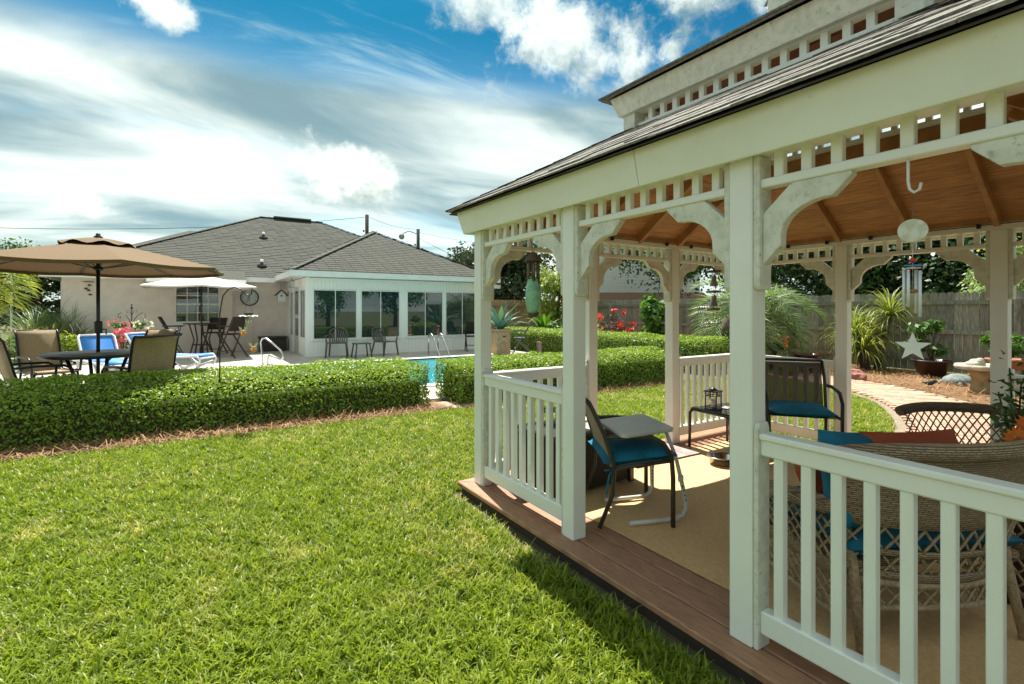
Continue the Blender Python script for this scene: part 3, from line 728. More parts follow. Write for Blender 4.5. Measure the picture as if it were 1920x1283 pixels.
t2 = slope_tabs((0, 19., RE), (1, 0, 0), us2, lambda s_: (E0X + RUN * s_ / L2 + .03, E1X - RUN * s_ / L2 - .03), L2, clip2)
tab_m = MB().add([(-TAB / 2 + .006, 0, 0), (TAB / 2 - .006, 0, 0), (TAB / 2 - .006, EXP * 1.12, 0), (-TAB / 2 + .006, EXP * 1.12, 0), (-TAB / 2 + .006, 0, .016), (TAB / 2 - .006, 0, .016), (TAB / 2 - .006, EXP * 1.12, .006), (-TAB / 2 + .006, EXP * 1.12, .006)], [(3, 2, 1, 0), (4, 5, 6, 7), (0, 1, 5, 4), (1, 2, 6, 5), (2, 3, 7, 6), (3, 0, 4, 7)]).mesh('shingle', SHH)
allt = [(p, us1, n1_) for p in t1] + [(p, us2, n2_) for p in t2]
allt.sort(key=lambda q: (q[0] - Vector((0, 0, CZ))).length)
for p, us, nn in allt[:300]:
    o = place('shingle', tab_m, house, p + nn * .004, (math.atan2(us.z, us.y), 0, 0), None, True)
mb = MB()
for p, us, nn in allt[300:]:
    q = p + nn * .004; jz = random.uniform(.8, 1.5); x = Vector((TAB / 2 - .006, 0, 0)); e_ = us * EXP * 1.12
    mb.add([q - x, q + x, q + x + e_, q - x + e_, q - x + nn * .016 * jz, q + x + nn * .016 * jz, q + x + e_ + nn * .006, q - x + e_ + nn * .006], [(4, 5, 6, 7), (0, 1, 5, 4), (1, 2, 6, 5), (3, 0, 4, 7)])
o = hp('shingle_field', mb, SHH); o['kind'] = 'stuff'
mb = MB()
for a, b in (((s0x, sey, sez), (SPX, SPY, SPZ)), ((s1x, sey, sez), (SPX, SPY, SPZ)), ((SPX, SPY, SPZ), (SPX, sback, SPZ)), ((E0X, E0Y, RE), r0), ((E1X, E0Y, RE), r1), (r0, r1)):
    a, b = Vector(a), Vector(b); L = (b - a).length; nseg = int(L / .3)
    for k in range(nseg):
        p = a.lerp(b, k / nseg) + Vector((0, 0, .03)); q = a.lerp(b, (k + 1.1) / nseg) + Vector((0, 0, .02)); mb.bar(p, q, .2, .022)
hp('ridge_caps', mb, SHH)
hp('ridge_vent', MB().bar((3.3, RY - .04, RZ + .07), (4.9, RY - .04, RZ + .07), .3, .07), M('ridge_vent_metal', (.10, .10, .09), rough=.7), .01)
for px, py in ((494, 447), (491, 500)):
    r_ = ray(px, py); # point on the main front slope
    a = (RZ - RE) / RUN; tt_ = (RE - CZ - a * 19.) / (r_.z - a * r_.y); p = r_ * tt_ + Vector((0, 0, CZ))
    v = hp('vent_pipe', MB().lathe([(.045, -.1), (.045, .26)], p, 10), TRIMW)
    MB().lathe([(.2, -.06), (.17, .03), (.06, .1), (.05, .16)], p, 10).build('flashing', BLACKM, v, 0, wc=True)
hp('security_light', MB().ball((-1.15, 19.3, 2.22), .05, 8, 6, (1, 1, 1)).ball((-.95, 19.3, 2.22), .05, 8, 6, (1, 1, 1)).bar((-1.2, 19.35, 2.27), (-.9, 19.35, 2.27), .05, .04), TRIMW)
# wall things
p = ony(468, 558, WY - .02); clk = thing('wall_clock', 'round wall clock with dark rim hanging on the beige stucco wall', 'clock', p)
MB().tube([(.27 * math.cos(a * .2618), 0, .27 * math.sin(a * .2618)) for a in range(24)], .022, 8, True).build('rim', BRONZE, clk)
MB().prism([(.26 * math.cos(a * .2618), .26 * math.sin(a * .2618)) for a in range(24)], (0, .012, 0), (1, 0, 0), (0, 0, 1), (0, -.012, 0)).build('face', M('clock_face', (.55, .58, .55), (.45, .48, .46), rough=.5, scale=12), clk)
MB().bar((0, -.012, 0), (-.05, -.012, .12), .012, .004, (0, 1, 0)).bar((0, -.012, 0), (-.06, -.012, -.15), .009, .004, (0, 1, 0)).ball((0, -.012, 0), .016).build('hands', BLACKM, clk)
mk = MB()
for h in range(12): a = h * math.pi / 6; mk.bar((.19 * math.sin(a), -.004, .19 * math.cos(a)), (.23 * math.sin(a), -.004, .23 * math.cos(a)), .014, .004, (0, 1, 0))
mk.build('hour_marks', BLACKM, clk)
p = ony(527, 556, 18.9); bh = thing('birdhouse', 'small white birdhouse with dark pitched roof hanging under the eave', 'birdhouse', p)
MB().prism([(-.11, -.18), (.11, -.18), (.13, .06), (0, .2), (-.13, .06)], (0, -.1, 0), (1, 0, 0), (0, 0, 1), (0, .2, 0)).build('box', TRIMW, bh, .005)
rf = MB(); rf.bar((.0, 0, .215), (.2, 0, .03), .3, .025, (0, 0, 1)); rf.bar((0, 0, .215), (-.2, 0, .03), .3, .025, (0, 0, 1)); rf.build('roof', BLACKM, bh)
MB().lathe([(.03, 0), (.03, .006)], (0, 0, 0), 12).build('hole', BLACKM, bh, rot=(R(90), 0, 0), loc=(0, -.1, .02))
MB().tube([(0, 0, .2), (0, 0, .45)], .006, 5).build('cord', BLACKM, bh)
MB().box(-.13, .13, -.16, .12, -.2, -.18).build('perch_floor', TRIMW, bh)
p = onx(547, 533, SX0 - .25); ln = thing('hanging_lantern', 'small square lantern on a chain under the sunroom eave', 'lantern', p)
mb = MB()
for sx in (-1, 1):
    for sy in (-1, 1): mb.bar((sx * .06, sy * .06, -.09), (sx * .06, sy * .06, .09), .014, .014)
mb.box(-.075, .075, -.075, .075, -.105, -.09); mb.box(-.075, .075, -.075, .075, .09, .1); mb.lathe([(.07, .1), (.01, .16)], (0, 0, 0), 4); mb.tube([(0, 0, .15), (0, 0, .33)], .006, 5)
mb.build('frame', M('pewter', (.33, .31, .28), rough=.5), ln); MB().box(-.05, .05, -.05, .05, -.089, .089).build('panes', M('frosted_pane', (.6, .6, .55), rough=.3), ln)
mb = MB(); mb.tube([(0, 0, -.1), (0, 0, -.5)], .006, 5); mb.ball((0, 0, -.3), .03); mb.ball((0, 0, -.42), .025); mb.ball((0, 0, -.52), .03); mb.build('pendant', M('pewter', (.3, .3, .3)), ln)
w0 = thing('wall_ornament', 'dark metal hanging ornament of little creatures on the stucco wall', 'ornament', ony(166, 540, WY - .03))
MB().bar((-.13, 0, .18), (.13, 0, .18), .02, .02).build('rod', BRONZE, w0)
for (dx, dz) in ((.02, .08), (-.06, -.02), (.0, -.07), (.04, -.2)):
    MB().prism([(-.05, 0), (-.01, .035), (.05, .01), (.03, -.02), (-.01, -.03)], (dx, 0, dz), (1, 0, 0), (0, 0, 1), (0, -.015, 0)).build('charm', BRONZE, w0)
p = atz(519, 656, PZ); sb = thing('storage_box', 'dark brown lidded storage box against the stucco wall', 'box', (2.45, 18.95, PZ))
MB().box(-.4, .4, -.26, .26, 0, .42).build('body', M('brown_resin', (.035, .024, .02), rough=.5), sb, .02); MB().box(-.43, .43, -.29, .29, .421, .50).build('lid', M('brown_resin', (.035, .024, .02)), sb, .02)
MB().box(-.12, .12, -.30, -.291, .43, .48).build('handle', BLACKM, sb, .005)
# ------------------------------------------------------------------ fences
FBG = M('grey_fence_board', (.33, .315, .25), (.20, .19, .15), rough=.95, scale=6, stretch=(9, 9, 1), bump=.4, bscale=60, objvar=.22, dirt=(.12, .13, .085), dscale=2, dlo=.5, dhi=.75)
FBB = M('brown_fence_board', (.44, .29, .17), (.33, .21, .12), rough=.95, scale=6, stretch=(9, 9, 1), bump=.4, bscale=60, objvar=.14)
def dogear(w_, h): return [(-w_ / 2, 0), (w_ / 2, 0), (w_ / 2, h - .035), (w_ / 2 - .03, h), (-w_ / 2 + .03, h), (-w_ / 2, h - .035)]
def fence(name, label, a, b, mat, h, side, step=.146):
    a, b = Vector((*a, 0)), Vector((*b, 0)); t = (b - a).normalized(); n = Vector((t.y, -t.x, 0)) * side; L = (b - a).length
    f = thing(name, label, 'fence', a); rz = math.atan2(t.y, t.x)
    me = MB().prism(dogear(step - .008, h), (0, 0, .03), (1, 0, 0), (0, 0, 1), (0, .018, 0)).mesh('board', mat)
    for k in range(int(L / step)):
        p = t * (k + .5) * step; place('board', me, f, p + Vector((0, 0, random.uniform(-.012, .012))), (0, 0, rz))
    pm = MB().box(-.045, .045, -.045, .045, 0, h - .12).mesh('post', mat, .005)
    for k in range(int(L / 2.4) + 1): place('post', pm, f, t * (k * 2.4 + .1) + n * .10, (0, 0, rz))
    for z in (.3, .95, h - .2):
        MB().bar(n * .035 + Vector((0, 0, z)), t * L + n * .035 + Vector((0, 0, z)), .04, .09).build('rail', mat, f)
    return f
fence('grey_fence', 'weathered grey wooden privacy fence with dog-eared boards behind the mulch bed', (14.6, 17.6), (14.6, -2.5), FBG, 1.82, 1)
fence('brown_fence', 'newer brown wooden fence beyond the sunroom and the clipped hedge', (9.4, 18.3), (14.5, 18.3), FBB, 1.85, 1)
# ------------------------------------------------------------------ hedges
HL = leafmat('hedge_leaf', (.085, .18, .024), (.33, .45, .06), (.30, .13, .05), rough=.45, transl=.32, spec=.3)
HCORE = M('hedge_inside', (.05, .07, .022), (.07, .055, .03), rough=1., scale=20)
def hedge(name, label, x0, x1, y0, y1, h0, h1, dens=2600, along='x', size=.036):
    """clipped hedge, height h0 along its front edge rising to h1 at the back"""
    o = thing(name, label, 'hedge', ((x0 + x1) / 2, (y0 + y1) / 2, 0))
    ins = .10
    hz = lambda x, y: (h0 + (h1 - h0) * min(1, max(0, ((y - y0) / (y1 - y0) if along == 'x' else (x - x0) / (x1 - x0)) * 1.6)))
    mb = MB(); hc = min(h0, h1) - .13
    mb.box(x0 + ins, x1 - ins, y0 + ins, y1 - ins, .03, hc); mb.box(x0 + .14, x1 - .14, y0 + .45, y1 - .10, hc, max(h0, h1) - .10) if h1 > h0 else None
    mb.build('hedge_core', HCORE, o, wc=True)  # solid dark core boxes, added to block the view through the leaves
    def samp(n, f):
        u, v = rng.random(n), rng.random(n)
        if f == 'front': P = np.stack([x0 + u * (x1 - x0), np.full(n, y0), v * h0], 1); N = np.tile([0, -1, .35], (n, 1))
        elif f == 'back': P = np.stack([x0 + u * (x1 - x0), np.full(n, y1), v * h1], 1); N = np.tile([0, 1, .35], (n, 1))
        elif f == 'left': P = np.stack([np.full(n, x0), y0 + u * (y1 - y0), v * h0], 1); N = np.tile([-1, 0, .35], (n, 1))
        elif f == 'right': P = np.stack([np.full(n, x1), y0 + u * (y1 - y0), v * h1], 1); N = np.tile([1, 0, .35], (n, 1))
        else:
            P = np.stack([x0 + u * (x1 - x0), y0 + v * (y1 - y0), np.zeros(n)], 1); P[:, 2] = [hz(a, b) for a, b in P[:, :2]]; N = np.tile([0, -.1, 1.], (n, 1))
        return P, N
    PP, NN = [], []
    for f, area in (('front', (x1 - x0) * h0), ('back', (x1 - x0) * h1 * .9), ('left', (y1 - y0) * h0), ('right', (y1 - y0) * h1), ('top', (x1 - x0) * (y1 - y0))):
        P, N = samp(int(area * dens), f); PP.append(P); NN.append(N)
    P = np.concatenate(PP); N = np.concatenate(NN).astype(float)
    und = np.array([mnoise.noise(Vector((a * 1.7, b * 1.7, c_ * 2.3))) + .5 * mnoise.noise(Vector((a * 5, b * 5, c_ * 5))) for a, b, c_ in P])
    # round the upper front edge and push the skin in and out
    P += unit(N) * (und * .055 - rng.random(len(P)) ** 2 * .09)[:, None]
    top = P[:, 2] > h0 - .10
    near = np.clip((y0 + .12 - P[:, 1]) / .12, 0, 1) if along == 'x' else np.clip((x0 + .12 - P[:, 0]) / .12, 0, 1)
    P[:, 2] -= top * near * .05; P[:, 2] = np.maximum(P[:, 2], .015)
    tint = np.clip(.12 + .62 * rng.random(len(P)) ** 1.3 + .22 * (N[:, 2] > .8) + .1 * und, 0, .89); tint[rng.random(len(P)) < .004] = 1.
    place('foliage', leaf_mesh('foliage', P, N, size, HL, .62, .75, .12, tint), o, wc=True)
    return o
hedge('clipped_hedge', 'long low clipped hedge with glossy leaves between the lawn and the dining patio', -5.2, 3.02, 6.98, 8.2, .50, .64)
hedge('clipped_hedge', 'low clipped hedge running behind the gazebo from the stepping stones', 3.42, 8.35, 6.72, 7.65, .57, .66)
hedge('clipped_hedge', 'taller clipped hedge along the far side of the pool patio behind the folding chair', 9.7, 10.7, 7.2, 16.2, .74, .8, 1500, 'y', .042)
# ------------------------------------------------------------------ trees and plants
BARK = M('tree_bark', (.13, .095, .065), (.07, .05, .035), rough=1., scale=12, stretch=(3, 3, .6), bump=.8, bscale=30)
def tree(name, label, base, h, rad, crown_z, nleaf, size, mat, lumps=16, group=None, trunk_r=.16, shell=.35, lump_r=.42):
    b = Vector(base); o = thing(name, label, 'tree', b, group=group)
    mb = MB(); top = Vector((random.uniform(-.3, .3), random.uniform(-.3, .3), crown_z))
    mb.tube([(0, 0, -.05), (.03, .02, crown_z * .4), top, top + Vector((0, 0, rad[2] * .5))], [trunk_r * 1.2, trunk_r, trunk_r * .7, trunk_r * .2], 8)
    for k in range(7):
        a = k * .9 + random.random(); s_ = Vector((0, 0, crown_z * random.uniform(.6, 1.05))); e_ = top + Vector((math.cos(a) * rad[0] * .65, math.sin(a) * rad[1] * .65, random.uniform(-.3, .5) * rad[2]))
        mb.tube([s_, s_.lerp(e_, .5) + Vector((0, 0, .15)), e_], [trunk_r * .5, trunk_r * .3, trunk_r * .08], 6)
    mb.build('trunk', BARK, o)
    P, N = blob_points(nleaf, top, rad, shell, lumps, lump_r); N = N + np.array([0, 0, .5])
    P = P[P[:, 2] > .1]; N = N[:len(P)]
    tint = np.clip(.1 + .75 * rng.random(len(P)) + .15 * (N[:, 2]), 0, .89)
    place('crown', leaf_mesh('crown', P, N, size, mat, .55, .8, .1, tint), o)
    return o
def shrub(name, label, base, rad, nleaf, size, mat, cat='shrub', lumps=8, flowers=None, z=None, shell=.3, group=None):
    o = thing(name, label, cat, base, group=group); zc = rad[2] if z is None else z
    mb = MB()
    for k in range(7):
        a = k * .9; mb.tube([(0, 0, 0), (math.cos(a) * rad[0] * .3, math.sin(a) * rad[1] * .3, zc), (math.cos(a) * rad[0] * .6, math.sin(a) * rad[1] * .6, zc + rad[2] * .5)], [.012, .009, .004], 5)
    mb.build('stems', BARK, o)
    P, N = blob_points(nleaf, (0, 0, zc), rad, shell, lumps, .45); N = N + np.array([0, 0, .5])
    place('foliage', leaf_mesh('foliage', P, N, size, mat, .5, .8, .12), o)
    if flowers:
        fm, nf, fs = flowers; P, N = blob_points(nf, (0, 0, zc + rad[2] * .25), tuple(r_ * .95 for r_ in rad), .85, 0)
        for p_, n_ in zip(P, N):
            V = np.repeat(p_[None], 9, 0) + rng.normal(size=(9, 3)) * fs * .38
            place('bloom', leaf_mesh('bloom', V, np.repeat(n_[None], 9, 0), fs, fm, .8, .9, .2), o)
    return o
DKL = leafmat('dark_evergreen_leaf', (.014, .034, .010), (.05, .10, .025), transl=.15, rough=.45)
MAGL = leafmat('magnolia_leaf', (.015, .04, .012), (.07, .10, .03), (.16, .10, .04), transl=.12, rough=.3, spec=.6)
MIDL = leafmat('mid_green_leaf', (.03, .09, .015), (.12, .24, .04), transl=.35)
YELL = leafmat('yellow_green_leaf', (.12, .20, .02), (.40, .46, .05), transl=.4)
OLIV = leafmat('olive_tree_leaf', (.10, .17, .025), (.34, .40, .08), transl=.35)
PALL = leafmat('palm_leaf', (.085, .15, .06), (.26, .34, .16), transl=.35, rough=.4)
PALY = leafmat('yellow_palm_leaf', (.14, .20, .035), (.42, .44, .12), transl=.4, rough=.45)
WHTL = leafmat('variegated_leaf', (.10, .20, .05), (.55, .60, .40), transl=.35)
RED = leafmat('red_petal', (.45, .02, .02), (.75, .06, .05), transl=.3)
PINK = leafmat('pink_petal', (.6, .06, .14), (.85, .25, .32), transl=.3)
ORNG = leafmat('orange_petal', (.80, .20, .02), (.95, .36, .03), transl=.3)
WHTP = leafmat('white_petal', (.7, .7, .66), (.9, .9, .86), transl=.3)
def gnd(px, dd): p = atd(px, 600, dd); return (p.x, p.y, 0)
tree('magnolia_tree', 'dark glossy-leaved magnolia tree rising beyond the brown fence', gnd(955, 27), 7, (2.9, 2.9, 2.4), 3.4, 9000, .24, MAGL, 20)
tree('evergreen_tree', 'dark round evergreen tree at the right end of the sunroom roof', gnd(905, 31), 7, (2.0, 2.0, 2.6), 3.6, 6000, .24, MAGL, 14)
tree('olive_green_tree', 'loose yellow-green tree in front of the brown fence', gnd(1042, 21.5), 4, (1.35, 1.35, 1.6), 2.1, 6000, .13, OLIV, 14, trunk_r=.07)
for k, (px, dd, cz_, rr, lb) in enumerate(((1250, 25, 6.4, (3.6, 3.6, 4.0), 'tall dark tree standing behind the white-sided neighbour house and grey fence'), (1420, 24, 4.2, (3.2, 3.2, 3.4), 'dense dark tree beyond the grey fence behind the feather palm'), (1560, 19, 3.6, (2.6, 2.6, 2.9), 'dark evergreen tree beyond the fence behind the strappy yuccas'),
    (1700, 17.5, 3.4, (2.7, 2.7, 2.7), 'dark evergreen tree beyond the fence behind the potted leafy plant'), (1860, 15.5, 3.3, (2.7, 2.7, 2.9), 'dark evergreen tree beyond the fence behind the bird bath'), (2080, 14.5, 3.4, (2.8, 2.8, 2.9), 'dark tree beyond the far end of the grey fence'))):
    tree('evergreen_tree', lb, gnd(px, dd), 6, rr, cz_, 15000, .19, DKL if k != 3 else leafmat('deep_green_leaf', (.02, .05, .012), (.07, .14, .03), transl=.2), 46, trunk_r=.14, shell=.1, lump_r=.5)
# hanging branch in front of the neighbour house
tree('leaning_tree', 'green tree with a leafy bough hanging over the grey fence', gnd(1275, 19.5), 5, (1.7, 1.7, 1.0), 3.35, 7500, .13, MIDL, 22, trunk_r=.08)
for px, dd, rr, cz_, mt, lb in ((35, 24, (3.0, 3.0, 2.2), 2.9, MIDL, 'round leafy tree left of the beige house'), (-60, 20, (2.4, 2.4, 2.4), 2.4, DKL, 'dark leafy tree behind the fan palm at the patio edge'), (80, 22, (2.3, 2.3, 1.9), 1.7, DKL, 'low dark bushy tree against the house corner'), (-190, 15, (2.4, 2.4, 2.2), 2.0, MIDL, 'leafy tree beyond the dining chairs at the patio edge')):
    tree('leafy_tree', lb, gnd(px, dd), 5, rr, cz_, 7000, .16, mt, 16, shell=.2)
# yard behind the photographer: seen only as reflections in the sunroom glass
for k, (x, y) in enumerate(((-9, -13), (-3, -15), (4, -14), (10, -12.5), (15, -10), (-15, -9))):
    tree('broadleaf_tree', ['spreading tree in the yard opposite the sunroom, farthest from the gazebo', 'round tree in the yard opposite the sunroom windows', 'broad tree across the lawn from the gazebo steps', 'leafy tree beyond the gazebo on the house-opposite side', 'tree at the far corner of the grey fence', 'tree at the open end of the lawn'][k], (x, y, 0), 6, (3, 3, 2.8), 3.4, 3500, .26, MIDL, 14)

def frond_arrays(n, base, az, el0, L, droop, nl, ll, lw, twist=.0, vee=.6):
    """one feather frond: rachis points and leaflets"""
    pts = []; p = Vector(base); el = el0; seg = 14
    for k in range(seg + 1):
        pts.append(p.copy()); dv = Vector((math.cos(az) * math.cos(el), math.sin(az) * math.cos(el), math.sin(el))); p = p + dv * (L / seg); el -= droop / seg * (1 + k / seg)
    V, Fq = [], []
    for k in range(nl):
        u = .12 + .88 * k / nl; f = u * seg; i = min(int(f), seg - 1); q = pts[i].lerp(pts[i + 1], f - i); t = (pts[i + 1] - pts[i]).normalized()
        side = t.cross(Vector((0, 0, 1))); side = side.normalized() if side.length > 1e-3 else Vector((1, 0, 0)); up = side.cross(t)
        lf = ll * (math.sin(math.pi * min(1, .18 + .8 * u)) ** .6) * random.uniform(.85, 1.1)
        for s_ in (-1, 1):
            dr = (side * s_ * 1. + t * .75 + up * vee * random.uniform(.4, 1.1)).normalized(); wv = t * lw
            m1 = q + dr * lf * .5; tip = q + dr * lf * .97 - Vector((0, 0, lf * random.uniform(.05, .22)))
            b = len(V); V += [q - wv * .6, q + wv * .6, m1 + wv * .95, m1 - wv * .95, tip, tip + wv * .15]
            Fq += [(b, b + 1, b + 2, b + 3), (b + 3, b + 2, b + 5, b + 4)]
    return pts, V, Fq
def palm(name, label, base, trunk_h, nfr, L, ll, lw, mat, cat='palm', nl=34, trunk_r=.22, elr=(1.35, -.2), droop=1.6):
    o = thing(name, label, cat, base)
    mb = MB(); mb.lathe([(trunk_r * 1.15, -.05), (trunk_r, trunk_h * .3), (trunk_r * 1.15, trunk_h * .6), (trunk_r * .8, trunk_h), (trunk_r * .3, trunk_h + .15)], (0, 0, 0), 12, True, .25); mb.build('trunk', BARK, o)
    for k in range(nfr):
        az = k * 2.39996; u = k / nfr; el = elr[0] + (elr[1] - elr[0]) * u
        pts, V, Fq = frond_arrays(1, (0, 0, trunk_h), az, el, L * random.uniform(.85, 1.1), droop * random.uniform(.8, 1.2), nl, ll, lw)
        fo = place('frond', npmesh('frond', np.array([tuple(v) for v in V]), np.array(Fq), mat, np.repeat(rng.random(len(V) // 6) * .9, 6)), o)
        MB().tube([tuple(p) for p in pts[::2]], [.014 * (1 - .8 * i / 8) for i in range(8)], 5).build('stalk', mat, fo)
    return o
p = gnd(1408, 13.2); palm('feather_palm', 'big silvery feather palm with arching fronds in front of the grey fence', p, 1.25, 28, 2.0, .66, .019, PALL, nl=30, droop=1.8)
def strappy(name, label, base, h0, n, L, w_, mat, cat='yucca', droop=1.9, heads=((0, 0, 0),), elr=(1.5, .1)):
    """plant of long narrow arching blades; every head is one rosette"""
    o = thing(name, label, cat, base)
    mb = MB()
    for (hx, hy, hz_) in heads: mb.tube([(hx * .3, hy * .3, -.03), (hx, hy, h0 + hz_)], [.07, .045], 7)
    mb.build('stem', BARK, o)
    for (hx, hy, hz_) in heads:
        V, Fq, tt = [], [], []
        for k in range(n):
            az = random.random() * 6.283; el = random.uniform(*elr); l = L * random.uniform(.6, 1.1); p = Vector((hx, hy, h0 + hz_)); seg = 6; b = len(V); tn = random.random() * .9
            for s_ in range(seg + 1):
                dv = Vector((math.cos(az) * math.cos(el), math.sin(az) * math.cos(el), math.sin(el))); sd_ = Vector((-math.sin(az), math.cos(az), 0)) * w_ * (1 - (s_ / seg) ** 2 * .95) * (.6 if s_ == 0 else 1)
                V += [p - sd_, p + sd_]; tt += [tn, tn]
                if s_: i0 = b + 2 * (s_ - 1); Fq.append((i0, i0 + 1, i0 + 3, i0 + 2))
                p = p + dv * l / seg; el -= droop * random.uniform(.7, 1.3) / seg * (1.2 if s_ > 1 else .4)
        place('blades', npmesh('blades', np.array([tuple(v) for v in V]), np.array(Fq), mat, tt), o)
    return o
strappy('strappy_yucca', 'clump of strappy yellow-green yuccas with several heads by the red stones', gnd(1630, 12.1), .45, 150, 1.05, .015, PALY, heads=((-.28, .0, .05), (.25, .2, .42), (.48, -.25, .85), (-.1, .3, .35)), elr=(1.5, -.2))
strappy('spiky_yucca', 'blue-green spiky yucca behind the strappy yucca clump', gnd(1612, 12.9), .8, 60, .85, .013, PALL, droop=.9, elr=(1.5, .5))
# planter pots
def pot(name, label, base, r, h, mat, plant=None, cat='pot', group=None):
    o = thing(name, label, cat, base, group=group)
    MB().lathe([(r * .68, 0), (r * .95, h * .9), (r * 1.06, h * .9), (r * 1.06, h), (r * .93, h), (r * .9, h * .85), (.001, h * .85)], (0, 0, 0), 20).build('bowl', mat, o)
    return o
PLAST = M('brown_plastic', (.045, .02, .016), rough=.4); TERR = M('red_glazed_pot', (.13, .025, .02), rough=.35)
pp = atz(1746, 708); pot('brown_planter', 'dark brown tub planter with a leafy pepper plant beside the fence post', pp, .33, .38, PLAST)
shrub('leafy_pepper_plant', 'bright green bushy plant growing in the dark brown tub', (pp.x, pp.y, .33), (.55, .55, .38), 700, .13, MIDL, 'plant', 7, None, .52, .15)
pp = gnd(1452, 12.3); pot('square_planter', 'dark planter holding orange flowers near the feather palm', pp, .26, .32, M('black_plastic', (.02, .016, .014), rough=.4))
shrub('orange_flower_plant', 'green bedding plant with one orange bloom in a dark planter', (*pp[:2], .28), (.32, .32, .22), 500, .09, MIDL, 'plant', 6, (ORNG, 3, .09), .25)
pot('red_planter', 'dark red round planter under the arching palm fronds', gnd(1512, 12.5), .28, .36, TERR)
shrub('ground_shrub', 'low pale green spreading shrub in front of the planters', gnd(1480, 11.3), (.8, .35, .16), 1200, .06, OLIV, 'shrub', 8)
shrub('red_rose_bush', 'dark-leaved bush with bright red blooms against the grey fence', gnd(1150, 18.6), (.75, .75, .6), 900, .07, leafmat('purple_leaf', (.05, .03, .03), (.14, .09, .07), transl=.2), 'shrub', 8, (RED, 16, .13), .75)
shrub('elephant_ear_plant', 'broad-leaved green plant climbing the grey fence left of the palm', gnd(1222, 17.4), (.8, .8, .95), 500, .26, MIDL, 'plant', 9, None, 1.0, .3)
strappy('bamboo_like_plant', 'yellow-green arching shrub left of the red blooms', gnd(1112, 18.), .5, 60, 1.1, .02, YELL, 'plant', 1.2)
shrub('variegated_shrub', 'tall shrub with white-edged leaves leaning over the grey fence', gnd(1905, 11.2), (.95, .95, 1.0), 2200, .12, WHTL, 'shrub', 12, None, 2.1, .3)
shrub('variegated_shrub', 'airy white-flecked shrub beside the gazebo post near the bird bath', gnd(1850, 12.3), (.6, .6, .9), 900, .11, WHTL, 'shrub', 9, None, 2.2, .3)
strappy('broadleaf_plant', 'big green ferny leaves behind the far clipped hedge', gnd(1020, 19.2), .55, 46, 1.5, .075, MIDL, 'plant', 1.7)
strappy('canna_plant', 'yellow-green broad-bladed plant in front of the brown fence', gnd(935, 19.5), .3, 18, 1.1, .075, YELL, 'plant', 1.3)
shrub('back_ferns', 'green ferns filling the corner behind the far hedge', gnd(1048, 19.0), (1.0, 1.0, .55), 1500, .16, MIDL, 'plant', 8, None, .7)
# left-hand planting
pf = gnd(-48, 9.4); fan = palm('fan_palm', 'yellowing palm with long drooping fronds at the patio edge', (pf[0], pf[1], PZ), 1.95, 18, 1.2, .5, .022, PALY, nl=20, trunk_r=.15, droop=2.0)
strappy('fountain_grass', 'tall fountain of pale ornamental grass beside the house corner', gnd(105, 14.5), .15, 420, 2.1, .009, PALL, 'grass', 1.9, ((0, 0, 0), (-.5, .3, 0), (.3, .5, 0)), (1.5, .6))
strappy('fountain_grass', 'upright clump of ornamental grass against the stucco wall', gnd(148, 15.5), .1, 160, 1.6, .008, PALL, 'grass', .8, ((0, 0, 0),), (1.55, 1.1))
strappy('fountain_grass', 'tan feathery ornamental grass behind the dining chairs', gnd(50, 13.2), .1, 380, 1.5, .008, leafmat('tan_grass', (.18, .16, .08), (.40, .36, .20), transl=.3), 'grass', 1.8, ((0, 0, 0), (.4, .4, 0)), (1.45, .5))
shrub('golden_shrub', 'bright yellow-green shrub in front of the stucco wall', gnd(140, 13.2), (.65, .55, .55), 1500, .09, YELL, 'shrub', 9, None, .6)
shrub('green_shrub', 'low green shrub at the patio edge beside the sling chair', gnd(55, 11.6), (.9, .7, .45), 1500, .08, MIDL, 'shrub', 9)
shrub('white_flower_shrub', 'small leafy shrub with white flecks behind the sling chair', gnd(62, 9.8), (.3, .3, .3), 600, .06, WHTL, 'shrub', 6, None, .45)
# agave in its tall pot
pa = atz(938, 664, PZ); ag = pot('tall_square_pot', 'tall tan woven-look square pot holding a large agave', (pa.x, pa.y, PZ), .01, .01, CONC)
for ch in [x for x in bpy.data.objects if x.parent == ag]: bpy.data.objects.remove(ch)
POTM = M('tan_rattan_pot', (.56, .36, .20), (.42, .25, .14), rough=.8, scale=11, bump=.8, bscale=28, detail=7)
MB().prism([(-.24, -.24), (.24, -.24), (.24, .24), (-.24, .24)], (0, 0, 0), (1, 0, 0), (0, 1, 0), (0, 0, .72)).box(-.27, .27, -.27, .27, .72, .80).build('body', POTM, ag, .02)
MB().box(-.05, .05, -.248, -.24, .55, .59).build('handle_slot', BLACKM, ag); MB().box(-.25, .25, -.25, .25, .8, .806).build('soil', BARK, ag)
AGL = leafmat('agave_leaf', (.07, .14, .12), (.16, .27, .22), (.30, .36, .10), transl=.1, rough=.5)
agp = thing('agave_plant', 'large blue-green agave with stiff pointed leaves in the tall pot', 'agave', (pa.x, pa.y, PZ + .8))
